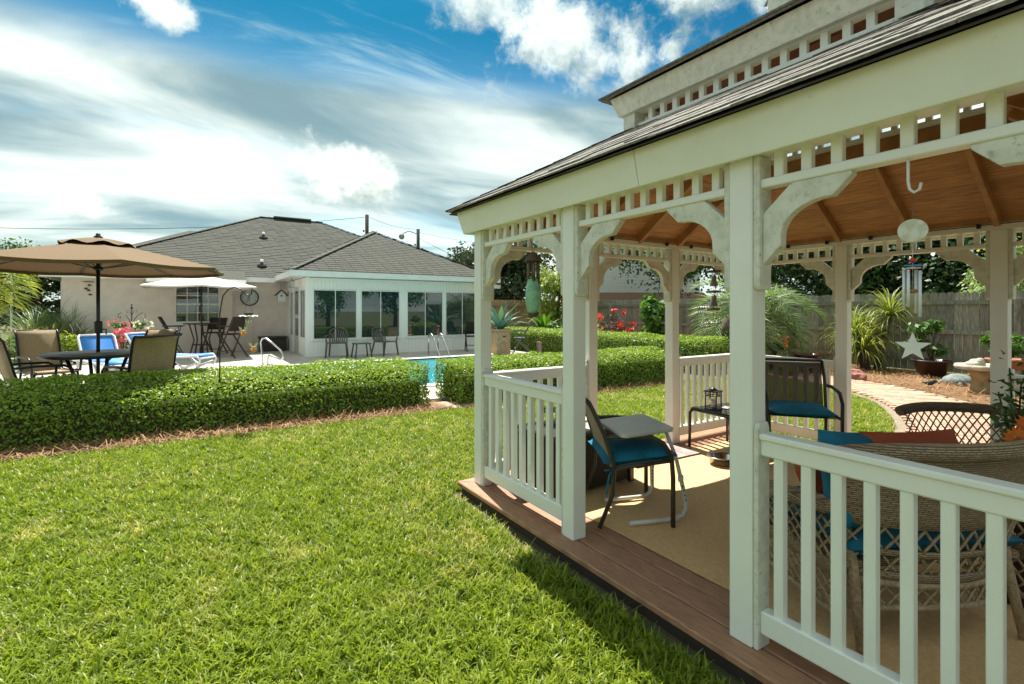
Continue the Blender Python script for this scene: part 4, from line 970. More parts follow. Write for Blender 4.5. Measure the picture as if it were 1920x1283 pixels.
for k in range(20):
    az = k * 2.39996; el = 1.45 - 1.0 * (k / 20); L = random.uniform(.75, 1.05); V, Fq = [], []; p = Vector((math.cos(az) * .05, math.sin(az) * .05, 0))
    for s_ in range(8):
        u = s_ / 7; wv = .085 * (.75 + .6 * math.sin(u * 2.6)) * (1 - u ** 2.2) + .002; sd_ = Vector((-math.sin(az), math.cos(az), 0)) * wv; up = Vector((-math.cos(az) * math.sin(el), -math.sin(az) * math.sin(el), math.cos(el)))
        V += [p - sd_ + up * wv * .45, p - up * .012, p + sd_ + up * wv * .45]
        if s_: b = 3 * (s_ - 1); Fq += [(b, b + 1, b + 4, b + 3), (b + 1, b + 2, b + 5, b + 4)]
        p = p + Vector((math.cos(az) * math.cos(el), math.sin(az) * math.cos(el), math.sin(el))) * L / 7; el -= .05 + .08 * (k / 20)
    place('leaf', npmesh('leaf', np.array([tuple(v) for v in V]), np.array(Fq), AGL, np.full(len(V), random.random() * .95), True), agp)
# ------------------------------------------------------------------ far things
nb = thing('neighbour_house', 'neighbour house with white lap siding and brown lean-to roof beyond the grey fence', 'house', (24, 20, 0))
c0 = gnd(1180, 30); nx_, ny_ = c0[0], c0[1]
SIDN = M('white_lap_siding', (.86, .87, .85), (.82, .83, .81), rough=.6)
mb = MB()
tX = Vector((math.cos(YAW), -math.sin(YAW), 0)); nX = Vector((-math.sin(YAW), -math.cos(YAW), 0)); c0 = Vector(c0)
for k in range(16):
    z0_ = 2.45 + k * .2
    a = c0 - tX * 4 + Vector((0, 0, z0_)); b = c0 + tX * 4.2 + Vector((0, 0, z0_)); u = Vector((0, 0, .2))
    mb.add([a + nX * .02, b + nX * .02, b + u, a + u, a - nX * .2, b - nX * .2], [(0, 1, 2, 3), (0, 4, 5, 1)])
mb.build('siding', SIDN, nb, wc=True)
MB().prism([(-4, 0), (4.2, 0), (4.2, 5.6), (-4, 5.6)], c0 - nX * .3, tX, Vector((0, 0, 1)), -nX * 8).build('wall', SIDN, nb, wc=True)
mb = MB(); mb.add([c0 - tX * 4.3 + Vector((0, 0, 2.5)), c0 + tX * 4.4 + Vector((0, 0, 2.5)), c0 + tX * 4.4 + nX * 2.2 + Vector((0, 0, 1.7)), c0 - tX * 4.3 + nX * 2.2 + Vector((0, 0, 1.7))], [(0, 1, 2, 3)])
mb.build('lean_to_roof', M('brown_shingle', (.30, .17, .11), (.24, .135, .09), rough=.95, scale=20, bump=.3), nb, wc=True)
mb = MB(); mb.add([c0 - tX * 4.4 + nX * .4 + Vector((0, 0, 5.6)), c0 + tX * 4.6 + nX * .4 + Vector((0, 0, 5.6)), c0 + tX * 4.6 - nX * 4 + Vector((0, 0, 7.2)), c0 - tX * 4.4 - nX * 4 + Vector((0, 0, 7.2))], [(0, 1, 2, 3)]); mb.build('roof', SHH, nb, wc=True)
cp = thing('carport', 'white metal carport roof on a thin post beyond the palm', 'carport', gnd(20, 16))
MB().box(-2.6, .45, -1.2, 1.2, 2.85, 2.95).box(-2.6, .47, -1.22, -1.2, 2.8, 2.98).build('roof', TRIMW, cp, .01); MB().tube([(.25, -1.1, 0), (.25, -1.1, 2.85)], .03, 6).build('post', TRIMW, cp); MB().tube([(-2.4, -1.1, 0), (-2.4, -1.1, 2.85)], .03, 6).build('post', TRIMW, cp)
POLE = M('dark_utility_pole', (.03, .024, .02), rough=.9)
poles = []
for (px, py, dd, lb) in ((688, 403, 46, 'taller dark wooden utility pole behind the house ridge'), (784, 430, 48, 'dark utility pole with a street lamp behind the sunroom roof')):
    q = atd(px, py, dd); up_ = thing('utility_pole', lb, 'pole', (q.x, q.y, 0)); poles.append(q)
    MB().lathe([(.2, 0), (.17, q.z)], (0, 0, 0), 8).build('pole', POLE, up_)
    MB().ball((.42, 0, q.z - 1.9), .14, 8, 5).ball((-.3, 0, q.z - 1.5), .1, 8, 5).build('insulators', POLE, up_)
    if px > 700:
        MB().tube([(0, 0, q.z - .5), (-.8, .3, q.z - .2), (-1.4, .5, q.z - .5)], .04, 6).build('lamp_arm', POLE, up_); MB().ball((-1.45, .5, q.z - .75), .3, 8, 6).build('lamp_head', M('lamp_grey', (.3, .3, .28), rough=.5), up_)
def wire(label, a, b, sag=.6, r=.018):
    a, b = Vector(a), Vector(b); o = MB().tube([a.lerp(b, k / 12) - Vector((0, 0, sag * 4 * (k / 12) * (1 - k / 12))) for k in range(13)], r, 4).build('power_line', POLE)
    tag(o, label, 'wire')
wire('thin power line running left from the taller pole over the roof', poles[0] - Vector((0, 0, .2)), atd(-60, 426, 34), .5, .022)
wire('thin power line strung between the two utility poles', poles[0] - Vector((0, 0, .1)), poles[1], .3, .02)
wire('power line running from the lamp pole to the right over the sunroom', poles[1] - Vector((0, 0, .3)), atd(1100, 470, 40), .4, .02)
wire('service cable sloping down from the lamp pole behind the magnolia', poles[1] - Vector((0, 0, .8)), atd(1065, 562, 26), .3, .02)
# ------------------------------------------------------------------ patio furniture
SLING = M('tan_sling_fabric', (.42, .315, .18), (.29, .21, .115), rough=.85, scale=90, stretch=(1, 1, 1.), bump=.5, bscale=220, detail=3)
BLKF = M('black_chair_frame', (.014, .012, .011), rough=.35)
def rot2(x, y, a): return (x * math.cos(a) - y * math.sin(a), x * math.sin(a) + y * math.cos(a))
def strip(prof, w_, th=.012):
    """cloth strip: profile (y,z) list, width w_"""
    mb = MB(); n = len(prof); vs = []
    for (y, z) in prof: vs += [(-w_ / 2, y, z), (w_ / 2, y, z)]
    nr = []
    for i in range(n):
        a = Vector((0, *prof[max(0, i - 1)])); b = Vector((0, *prof[min(n - 1, i + 1)])); t = (b - a).normalized(); nr.append(Vector((0, -t.z, t.y)) * th)
    for i, (y, z) in enumerate(prof): vs += [(-w_ / 2, y + nr[i].y, z + nr[i].z), (w_ / 2, y + nr[i].y, z + nr[i].z)]
    fs = []
    for i in range(n - 1):
        a, b = 2 * i, 2 * (i + 1); c_ = 2 * n
        fs += [(a, a + 1, b + 1, b), (c_ + a, c_ + b, c_ + b + 1, c_ + a + 1), (a, b, c_ + b, c_ + a), (a + 1, c_ + a + 1, c_ + b + 1, b + 1)]
    fs += [(0, 2 * n, 2 * n + 1, 1), (2 * n - 2, 2 * n - 1, 4 * n - 1, 4 * n - 2)]
    return mb.add(vs, fs, True)
def sling_chair(label, loc, face, group=None):
    o = thing('sling_chair', label, 'chair', loc, math.atan2(face[1], face[0]) - math.pi / 2, group)
    prof = [(.30, .43), (.27, .445), (.0, .42), (-.2, .43), (-.26, .48), (-.30, .6), (-.345, .8), (-.40, 1.0), (-.44, 1.06), (-.48, 1.065)]
    strip(prof, .50).build('sling', SLING, o)
    for s_ in (-1, 1):
        MB().tube([(s_ * .265, y, z) for y, z in prof], .016, 7).build('side_rail', BLKF, o)
        MB().tube([(s_ * .29, -.31, .66), (s_ * .315, -.1, .67), (s_ * .315, .18, .66), (s_ * .31, .27, .60), (s_ * .30, .26, .42)], .017, 7).build('arm', BLKF, o)
        MB().tube([(s_ * .27, .25, .42), (s_ * .28, .30, .0)], .016, 7).build('leg', BLKF, o); MB().tube([(s_ * .27, -.2, .42), (s_ * .28, -.32, .0)], .016, 7).build('leg', BLKF, o)
    MB().tube([(-.265, -.48, 1.06), (.265, -.48, 1.06)], .016, 7).build('top_bar', BLKF, o); MB().tube([(-.27, .24, .41), (.27, .24, .41)], .014, 7).build('front_bar', BLKF, o)
    return o
tb = Vector(gnd(184, 7.3)); tb.z = PZ
for (px, dd, lb) in ((72, 6.75, 'tan sling chair with its back to the lawn, near the palm'), (92, 8.0, 'tan sling chair facing the table in front of the golden shrub'), (262, 6.75, 'tan sling chair with its back to the hedge, nearest the hanging chime'), (262, 8.0, 'tan sling chair tucked in behind the round table on the house side')):
    q = Vector(gnd(px, dd)); fdir = (tb - q); sling_chair(lb, (q.x, q.y, PZ), (fdir.x, fdir.y), 'sling chairs around the dining table')
dt = thing('dining_table', 'round patio table with stone-patterned top and curved metal legs', 'table', tb)
MB().lathe([(.63, .735), (.65, .745), (.65, .775), (.63, .78)], (0, 0, 0), 40).build('rim', BLKF, dt)
tm = M('slate_tile_top', (.30, .27, .22), (.16, .16, .145), rough=.45, scale=5, detail=3, lo=.42, hi=.55)
MB().lathe([(.632, .77), (.632, .786), (.001, .787)], (0, 0, 0), 40).build('top', tm, dt)
MB().lathe([(.30, .7875), (.30, .790), (.07, .790)], (0, 0, 0), 30).build('turntable', M('tan_tile', (.42, .34, .25), (.3, .26, .2), rough=.5, scale=8), dt)
for k in range(4):
    a = k * math.pi / 2 + .4; MB().tube([(.36 * math.cos(a), .36 * math.sin(a), .73), (.28 * math.cos(a), .28 * math.sin(a), .5), (.27 * math.cos(a), .27 * math.sin(a), .3), (.4 * math.cos(a), .4 * math.sin(a), .0)], .024, 7).build('leg', BLKF, dt)
MB().tube([(.29 * math.cos(k * .35), .29 * math.sin(k * .35), .25) for k in range(18)], .014, 6, True).build('ring', BLKF, dt)
def umbrella(name, label, loc, rz, r, zr, zt, mat, polem, npan=8, vent=None, pole_r=.024, crank=True):
    o = thing(name, label, 'umbrella', loc, rz)
    MB().tube([(0, 0, 0), (0, 0, zt - .02)], pole_r, 10).build('pole', polem, o)
    MB().lathe([(.26, 0), (.25, .04), (.06, .07), (.05, .3)], (0, 0, 0), 20).build('base', polem, o)
    V, Fq = [], []; nr, ns = 8, 6; cols = npan * ns
    for i in range(nr + 1):
        u = i / nr; 
        for k in range(cols):
            a = 2 * math.pi * k / cols; ph = (k % ns) / ns; chord = math.cos(math.pi / npan) / math.cos((ph - .5) * 2 * math.pi / npan)
            rr_ = (.06 + (r - .06) * u) * chord; sagz = .05 * u * math.sin(math.pi * ph) * .9
            z = zt - .06 - (zt - .06 - zr) * (u ** 1.12) - sagz * .6
            V.append((rr_ * math.cos(a), rr_ * math.sin(a), z))
    for k in range(cols):
        x, y, z = V[nr * cols + k]; V.append((x * .995, y * .995, z - .045))
    for i in range(nr + 1):
        for k in range(cols): Fq.append((i * cols + k, i * cols + (k + 1) % cols, (i + 1) * cols + (k + 1) % cols, (i + 1) * cols + k))
    mb = MB(); mb.add(V, Fq, False); cn = mb.build('canopy', mat, o)
    if vent:
        V, Fq = [], []; c2 = 48
        for i in range(5):
            u = i / 4
            for k in range(c2):
                a = 2 * math.pi * k / c2; V.append((vent * u * math.cos(a) + .02 * math.cos(a), vent * u * math.sin(a) + .02 * math.sin(a), zt + .005 - .10 * u ** 1.3 + .022 * u * math.cos(npan * a)))
        for i in range(4):
            for k in range(c2): Fq.append((i * c2 + k, i * c2 + (k + 1) % c2, (i + 1) * c2 + (k + 1) % c2, (i + 1) * c2 + k))
        MB().add(V, Fq, True).build('vent_flap', mat, o)
    for k in range(npan):
        a = 2 * math.pi * k / npan; rb = MB().tube([(.03 * math.cos(a), .03 * math.sin(a), zt - .09), (r * .97 * math.cos(a), r * .97 * math.sin(a), zr - .012)], .009, 5).build('rib', polem, o)
        MB().tube([(.03 * math.cos(a), .03 * math.sin(a), zr - .02), (r * .5 * math.cos(a), r * .5 * math.sin(a), zt - .09 - (zt - zr - .08) * .52)], .008, 5).build('strut', polem, rb)
    MB().lathe([(.055, zr - .06), (.06, zr - .01), (.035, zr + .02)], (0, 0, 0), 12).build('runner_hub', polem, o)
    MB().lathe([(.05, zt - .01), (.055, zt + .02), (.03, zt + .035), (.028, zt + .06), (.005, zt + .08)], (0, 0, 0), 12).build('finial', polem, o)
    if crank:
        MB().box(-.045, .045, -.05, .05, 1.06, 1.24).build('crank_housing', polem, o, .01); MB().tube([(.04, 0, 1.12), (.09, 0, 1.12), (.10, .05, 1.04)], .009, 5).build('crank_handle', polem, o)
    return o
CANV = M('tan_umbrella_canvas', (.155, .092, .034), (.13, .078, .028), rough=.9, scale=60, bump=.2, bscale=300)
umbrella('patio_umbrella', 'large tan market umbrella over the round dining table', (tb.x, tb.y, PZ), .25, 1.66, 2.02, 2.44, CANV, BLKF, 8, .42)
# bistro group by the house
bt = atz(378, 668, PZ)
umbrella('patio_umbrella', 'white umbrella over the bar-height bistro table by the bay window', (bt.x, bt.y, PZ), .5, 1.66, 2.10, 2.50, M('white_umbrella_canvas', (.80, .74, .68), (.76, .70, .64), rough=.9, scale=30), BRONZE, 6, None, .022)
bi = thing('bistro_table', 'dark metal bar-height bistro table under the white umbrella', 'table', (bt.x, bt.y, PZ))
MB().lathe([(.46, .97), (.48, .98), (.48, 1.0), (.05, 1.005)], (0, 0, 0), 8, False).build('top', BRONZE, bi)
for k in range(4):
    a = k * math.pi / 2 + .5; MB().tube([(.36 * math.cos(a), .36 * math.sin(a), .97), (.22 * math.cos(a), .22 * math.sin(a), .5), (.36 * math.cos(a), .36 * math.sin(a), .0)], .02, 6).build('leg', BRONZE, bi)
MB().tube([(.25 * math.cos(k * .5236), .25 * math.sin(k * .5236), .35) for k in range(12)], .012, 5, True).build('ring', BRONZE, bi)
def folding_chair(label, loc, rz, h=1.2, seat=.68, w_=.5, mat=BRONZE, fab=None):
    o = thing('folding_chair', label, 'chair', loc, rz)
    for s_ in (-1, 1):
        x = s_ * w_ / 2
        MB().bar((x, .30, 0), (x, -.30, h), .028, .035, (1, 0, 0)).build('back_leg', mat, o)
        MB().bar((x * .92, -.34, 0), (x * .92, .24, seat + .01), .028, .035, (1, 0, 0)).build('front_leg', mat, o)
        MB().bar((x, -.20, seat + .24), (x, .3, seat + .24), .04, .025).build('arm', mat, o); MB().bar((x, .16, seat), (x, .20, seat + .24), .022, .03, (1, 0, 0)).build('arm_post', mat, o)
    MB().bar((-w_ / 2, .22, .18), (w_ / 2, .22, .18), .025, .025).build('foot_rail', mat, o)
    MB().box(-w_ / 2, w_ / 2, -.2, .24, seat - .012, seat + .022).build('seat', fab or mat, o, .008)
    z0 = seat + .1; f_ = lambda z: .30 - .60 * z / h
    MB().obox((0, (f_(z0) + f_(h)) / 2 - .012, (z0 + h) / 2), (w_ / 2 - .02, 0, 0), (0, .006, 0), (0, (f_(h) - f_(z0)) / 2, (h - z0) / 2)).build('backrest', fab or mat, o)
    return o
DKM = M('dark_mesh_fabric', (.035, .022, .018), rough=.8)
lf, rt = atz(322, 670, PZ), atz(436, 670, PZ)
dL = Vector((bt.x - lf.x, bt.y - lf.y)); folding_chair('dark folding bar chair left of the bistro table', (lf.x, lf.y, PZ), math.atan2(dL.y, dL.x) - math.pi / 2, fab=DKM)
dR = Vector((bt.x - rt.x, bt.y - rt.y)); folding_chair('dark folding bar chair between the bistro table and the wall clock', (rt.x, rt.y, PZ), math.atan2(dR.y, dR.x) - math.pi / 2, fab=DKM)
folding_chair('dark bar chair pushed in behind the bistro table below the window', (bt.x + .35, bt.y + .55, PZ), math.pi - .55, 1.15, fab=DKM)
# loungers
BLUE = M('blue_sling', (.03, .22, .62), (.025, .19, .56), rough=.6, scale=50); WPL = M('white_resin', (.80, .81, .82), rough=.35)
def lounger(label, head, foot):
    a, b = Vector(head), Vector(foot); fd = (b - a).normalized(); o = thing('sun_lounger', label, 'lounger', ((a.x + b.x) / 2, (a.y + b.y) / 2, PZ), math.atan2(fd.y, fd.x) - math.pi / 2, 'sun loungers on the pool patio')
    sp = [(-.25, .36), (.3, .35), (.9, .37), (.98, .33)]; bp = [(-.27, .37), (-.45, .55), (-.62, .80), (-.66, .84)]
    strip(sp, .56).build('seat', BLUE, o); strip(bp, .56).build('backrest', BLUE, o)
    for s_ in (-1, 1):
        x = s_ * .31
        MB().tube([(x, -.95, .33), (x, -.25, .35), (x, .5, .34), (x, .95, .36), (x, 1.02, .26), (x, .95, .12)], .026, 8).build('side_rail', WPL, o)
        MB().tube([(x, -.26, .36), (x, -.46, .56), (x, -.63, .82), (x * .9, -.67, .86)], .024, 8).build('back_rail', WPL, o)
        MB().tube([(x, .95, .2), (x, .72, .12), (x, .5, .0), (x, .42, .0)], .026, 7).build('leg', WPL, o); MB().tube([(x, .35, .33), (x, .6, .12), (x, .74, .1)], .022, 7).build('leg', WPL, o)
        MB().tube([(x, -.6, .33), (x, -.75, .0)], .026, 7).build('leg', WPL, o)
    MB().tube([(-.28, -.67, .86), (.28, -.67, .86)], .024, 8).build('back_bar', WPL, o); MB().tube([(-.31, 1.0, .3), (.31, 1.0, .3)], .022, 8).build('foot_bar', WPL, o)
lounger('blue sun lounger with white frame reclining behind the umbrella pole', gnd(172, 11.0), gnd(232, 9.9))
lounger('blue sun lounger with white frame stretched out behind the sling chairs', gnd(243, 11.6), gnd(372, 11.6))
# shepherd hook with flower chime
q = Vector(gnd(412, 6.35)); sh_ = thing('shepherd_hook', 'tall thin black shepherd hook standing in the hedge', 'garden hook', (q.x, q.y, 0))
rv = Vector((math.cos(YAW), -math.sin(YAW), 0))
k = 6.35 / F; hk = [(0, 0), (0, 1.35)]
pts = [Vector((0, 0, 0)), Vector((0, 0, 1.40))]
for px, py in ((414, 575), (418, 555), (428, 543), (440, 538.5), (452, 543), (459, 550), (466, 555), (471, 552), (473, 541)):
    pts.append(rv * (px - 412) * k + Vector((0, 0, CZ - (py - PY0) * k)))
MB().tube(pts, .008, 7).build('rod', BLACKM, sh_)
ct = q + rv * (466 - 412) * k; ct.z = CZ - (553 - PY0) * k
ch = thing('flower_wind_chime', 'wind chime with scalloped cap and orange glass flowers hanging from the shepherd hook', 'wind chime', ct)
dz_ = lambda py: (CZ - (py - PY0) * k) - ct.z
MB().tube([(0, 0, 0), (.045, 0, dz_(586))], .0015, 4).tube([(0, 0, 0), (-.045, 0, dz_(586))], .0015, 4).build('cords', BLACKM, ch)
MB().lathe([(.055, dz_(587)), (.055, dz_(590)), (.001, dz_(588))], (0, 0, 0), 16).build('disc', BLACKM, ch)
V = []; n_ = 32
mb = MB(); ringv = [(0, 0, dz_(589.5))] + [((.105 + .008 * math.cos(8 * a)) * math.cos(a), (.105 + .008 * math.cos(8 * a)) * math.sin(a), dz_(593) + .006 * math.cos(8 * a)) for a in [2 * math.pi * i / 48 for i in range(48)]]
mb.add(ringv, [(0, i + 1, (i + 1) % 48 + 1) for i in range(48)], True); mb.build('scalloped_cap', M('cream_glass', (.75, .76, .68), rough=.25), ch)
for j, (dx, dy) in enumerate(((-.03, 0), (.0, .03), (.03, 0), (0, -.03))): MB().tube([(dx, dy, dz_(594)), (dx, dy, dz_(613 + j))], .006, 8).build('tube', METW, ch)
for (px, py) in ((456, 625), (475, 655)):
    c0 = rv * (px - 466) * k + Vector((0, 0, dz_(py))); fl = MB()
    for a in range(6):
        aa = a * math.pi / 3; fl.ball(c0 + rv * .022 * math.cos(aa) + Vector((0, 0, .022 * math.sin(aa))), .021, 7, 5)
    fo = fl.build('glass_flower', M('orange_glass', (.72, .22, .06), (.8, .4, .12), rough=.15, scale=30), ch); MB().ball(c0 - Vector((.02, .02, 0)), .012, 7, 5).build('flower_centre', M('yellow_glass', (.8, .6, .2), rough=.2), fo)
    for sx in (-1, 1): MB().prism([(0, 0), (.045, .03), (.06, .075), (.02, .06)], c0 + Vector((0, 0, .01)), rv * sx, (0, 0, 1), (0, .004, 0)).build('glass_leaf', M('green_glass', (.50, .66, .40), rough=.15), fo)
    MB().tube([c0, (c0.x, c0.y, dz_(594))], .001, 4).build('cord', BLACKM, fo)
# planter stand with baskets
q = Vector(gnd(247, 12.6)); ps = thing('plant_stand', 'curled wrought iron stand with two hanging flower baskets by the stucco wall', 'plant stand', (q.x, q.y, PZ))
MB().tube([(0, 0, 0), (0, 0, 1.52)], .012, 6).build('pole', BLACKM, ps); MB().ball((0, 0, 1.45), .03, 8, 6).ball((0, 0, 1.53), .018, 8, 6).build('finial', BLACKM, ps)
for s_ in (-1, 1):
    pts = [rv * s_ * x + Vector((0, 0, z)) for x, z in ((0, .95), (.06, 1.15), (.16, 1.28), (.27, 1.33), (.34, 1.29), (.34, 1.22), (.29, 1.2), (.27, 1.24))]
    MB().tube(pts, .008, 6).build('arm', BLACKM, ps)
    MB().tube([rv * s_ * x + Vector((0, 0, z)) for x, z in ((0, 1.25), (.05, 1.38), (.12, 1.40), (.13, 1.34), (.09, 1.33))], .005, 5).build('scroll', BLACKM, ps)
    MB().tube([(0, 0, .25), rv * s_ * .2], .01, 5).build('foot', BLACKM, ps)
for s_, zz, fl_, lb in ((-1, 1.04, (PINK, 14, .06), 'trailing'), (1, 1.02, (WHTP, 12, .05), 'white')):
    c0 = q + rv * s_ * .29; bk = thing('hanging_basket', 'hanging basket of %s flowers on the iron plant stand' % ('pink and red' if s_ < 0 else 'white'), 'flower basket', (c0.x, c0.y, zz - .06))
    MB().lathe([(.09, -.12), (.15, .0), (.16, .02), (.13, .02)], (0, 0, 0), 14).build('pot', M('clay_pot', (.42, .26, .20), rough=.8), bk); MB().tube([(0, 0, .0), (0, 0, .26)], .003, 4).build('hanger', BLACKM, bk)
    P, N = blob_points(380, (0, 0, .09), (.24, .24, .11), .3, 6); place('foliage', leaf_mesh('foliage', P, N, .05, MIDL, .6, .8), bk)
    P, N = blob_points(16, (0, 0, .12), (.24, .24, .10), .9)
    for p_, n_ in zip(P, N): place('bloom', leaf_mesh('bloom', p_ + rng.normal(size=(6, 3)) * .018, np.repeat(n_[None], 6, 0), .045, fl_[0], .9, .9), bk)
shrub('pink_geranium', 'mound of pink geranium blooms at the foot of the plant stand', (*gnd(233, 12.2)[:2], PZ), (.26, .26, .26), 300, .06, MIDL, 'flower', 6, (PINK, 22, .08), .62)
# resin chairs by the sunroom
RES = M('brown_grey_resin', (.115, .10, .088), (.10, .088, .078), rough=.45)
def resin_chair(label, loc, rz):
    o = thing('resin_chair', label, 'chair', loc, rz, 'resin chairs by the sunroom')
    MB().prism([(-.24, -.2), (.24, -.2), (.27, .24), (-.27, .24)], (0, 0, .41), (1, 0, 0), (0, 1, 0), (0, 0, .03)).build('seat', RES, o, .01)
    for k in range(-3, 4):
        x = k * .062; MB().bar((x * .85, -.2, .43), (x * 1.1, -.31, .80 - .012 * k * k), .036, .014, (0, 1, 0)).build('back_slat', RES, o)
    MB().tube([(-.23, -.2, .44), (-.26, -.27, .66), (-.2, -.31, .80), (-.08, -.33, .855), (.08, -.33, .855), (.2, -.31, .80), (.26, -.27, .66), (.23, -.2, .44)], .019, 7).build('back_frame', RES, o)
    for s_ in (-1, 1):
        MB().tube([(s_ * .25, -.27, .66), (s_ * .30, -.05, .645), (s_ * .31, .18, .64), (s_ * .30, .24, .60)], .02, 7).build('arm', RES, o)
        MB().tube([(s_ * .30, .24, .61), (s_ * .27, .23, .42), (s_ * .30, .28, 0)], [.02, .03, .022], 7).build('leg', RES, o); MB().tube([(s_ * .23, -.2, .43), (s_ * .27, -.3, 0)], [.03, .022], 7).build('leg', RES, o)
    return o
a = atz(640, 671, PZ); b = atz(720, 668, PZ); c_ = atz(680, 671, PZ)
resin_chair('brown resin armchair nearest the sunroom door, beside the small side table', (a.x - .05, a.y + .25, PZ), math.pi - .35); resin_chair('brown resin armchair between the side table and the pool ladder', (b.x + .1, b.y + .25, PZ), math.pi + .45)
rt_ = thing('resin_side_table', 'low brown resin side table between the two resin armchairs', 'table', (c_.x, c_.y + .1, PZ))
MB().box(-.24, .24, -.22, .22, .40, .43).build('top', RES, rt_, .012)
for sx in (-1, 1):
    for sy in (-1, 1): MB().tube([(sx * .19, sy * .17, .40), (sx * .24, sy * .22, 0)], .022, 6).build('leg', RES, rt_)
# pool rails
def tag_rail(name, label, pts, r=.022, group=None): o = MB().tube(pts, r, 10).build(name, METW); tag(o, label, 'handrail', group); return o
p0 = atz(497, 688, PZ); k2 = 12.9 / F
rp = [(494, 688), (491, 660), (489, 642), (492, 635), (498, 634), (510, 643), (524, 656), (528, 663), (528, 671), (524, 673.5), (512, 669), (503, 666.5), (502, 670), (502, 688)]
base = Vector(gnd(497, 12.9))
tag_rail('pool_handrail', 'bent stainless handrail at the pool steps near the sunroom door', [base + rv * (px - 497) * k2 + Vector((0, (px - 497) * -.006, CZ - (py - PY0) * k2)) for px, py in rp])
for px, lb in ((812, 'stainless pool ladder rail nearest the resin chairs'), (836, 'stainless pool ladder rail nearest the agave pot')):
    b0 = atz(px + 8, 669, PZ); wy = PYX - .15
    tag_rail('pool_ladder_rail', lb, [(b0.x, 14.55, PZ - .03), (b0.x, 14.55, .55), (b0.x, 14.5, .68), (b0.x, 14.38, .73), (b0.x, 14.24, .66), (b0.x, 13.75, .1), (b0.x, 13.65, -.02)])
folding_chair('grey folding chair standing in front of the far clipped hedge', (*gnd(979, 16.2)[:2], PZ), .9, 1.02, .5, .46, M('grey_folding_metal', (.16, .15, .14), rough=.5), M('grey_mesh', (.11, .105, .10), rough=.8))
folding_chair('black folding chair standing beside the tall agave pot', (*gnd(886, 17.2)[:2], PZ), -.4, 1.0, .5, .46, BLACKM)
tag(MB().box(-.06, .06, -.06, .06, 0, .46).build('garden_post', M('grey_post_wood', (.26, .2, .15), (.2, .15, .11), rough=.9, scale=9), None, .01, loc=(*gnd(1011, 15.7)[:2], 0)), 'short square wooden post beside the far hedge', 'post')
# ------------------------------------------------------------------ things in the gazebo
DZ = DK + .012
TEAL = M('teal_cushion', (.022, .20, .32), (.014, .14, .23), rough=.75, scale=7, bump=.25, bscale=22, spec=.2)
BEIGE = M('beige_sling', (.40, .34, .24), (.33, .28, .20), rough=.85, scale=60, bump=.2, bscale=260)
def pillow(sx, sy, sz, n=14, puff=.5):
    """stuffed cushion, thick in the middle and thin at its edges"""
    V, Fq = [], []
    for s_ in (1, -1):
        for j in range(n + 1):
            for i in range(n + 1):
                u, v = 2 * i / n - 1, 2 * j / n - 1; t = max(0, (1 - u ** 4) * (1 - v ** 4)) ** puff; q = 1 - .06 * (1 - abs(u)) * abs(v) ** 3 
                V.append((u * sx * (1 - .05 * (1 - v * v)), v * sy * (1 - .05 * (1 - u * u)), s_ * sz * t + .05 * sz * mnoise.noise(Vector((u * 3, v * 3, s_)))))
    m_ = (n + 1) ** 2
    for s_ in range(2):
        for j in range(n):
            for i in range(n):
                a = s_ * m_ + j * (n + 1) + i; f = (a, a + 1, a + n + 2, a + n + 1); Fq.append(f if s_ == 0 else f[::-1])
    return MB().add(V, Fq, True)
# chair with teal seat cushion beside the entrance
P1, P2, P3 = atz(1118, 990, DZ), atz(1262, 988, DZ), atz(1199, 928, DZ)
fd = Vector((P2.x - P1.x, P2.y - P1.y, 0)); Lc = fd.length; fd.normalize(); sdv = Vector((-fd.y, fd.x, 0)); Wc = .56
sc = thing('armchair', 'metal armchair with beige sling back and teal seat cushion beside the gazebo entrance', 'chair', (P1.x, P1.y, DZ), math.atan2(fd.y, fd.x))
BRZ = M('bronze_tube', (.06, .055, .04), (.045, .04, .03), rough=.35)
for y in (0, Wc):
    MB().tube([(.02, y, 0), (.10, y, .2), (.11, y, .38), (.05, y, .57), (-.02, y, .72), (-.05, y, .775)], .014, 8).build('back_leg', BRZ, sc)
    MB().tube([(.05, y, .555), (.22, y, .56), (.34, y, .555), (Lc - .06, y, .515), (Lc - .01, y, .44), (Lc, y, .3), (Lc, y, 0)], .015, 8).build('arm', BRZ, sc)
    MB().tube([(.09, y, .36), (Lc, y, .41)], .013, 7).build('seat_rail', BRZ, sc)
MB().tube([(-.05, 0, .77), (-.05, Wc, .77)], .014, 7).build('top_bar', BRZ, sc); MB().tube([(Lc - .02, 0, .41), (Lc - .02, Wc, .41)], .013, 7).build('front_bar', BRZ, sc)
mb = MB()
bp = [(.105, .35), (.07, .5), (.0, .68), (-.045, .765)]
for i in range(3): mb.quad((bp[i][0], .015, bp[i][1]), (bp[i][0], Wc - .015, bp[i][1]), (bp[i + 1][0], Wc - .015, bp[i + 1][1]), (bp[i + 1][0], .015, bp[i + 1][1]))
mb.build('sling_back', BEIGE, sc); MB().quad((.1, .01, .365), (Lc, .01, .41), (Lc, Wc - .01, .41), (.1, Wc - .01, .365)).build('sling_seat', BEIGE, sc)
cu = pillow(.235, .27, .05, 16).build('seat_cushion', TEAL, sc, loc=(.28, Wc / 2, .415), rot=(0, R(-6), 0))
MB().tube([(.1, -.01, .36), (.07, -.05, .34), (.06, -.04, .27), (.055, -.045, .22)], .006, 5).tube([(.09, -.02, .36), (.04, -.06, .37)], .006, 5).build('cushion_ties', TEAL, sc)
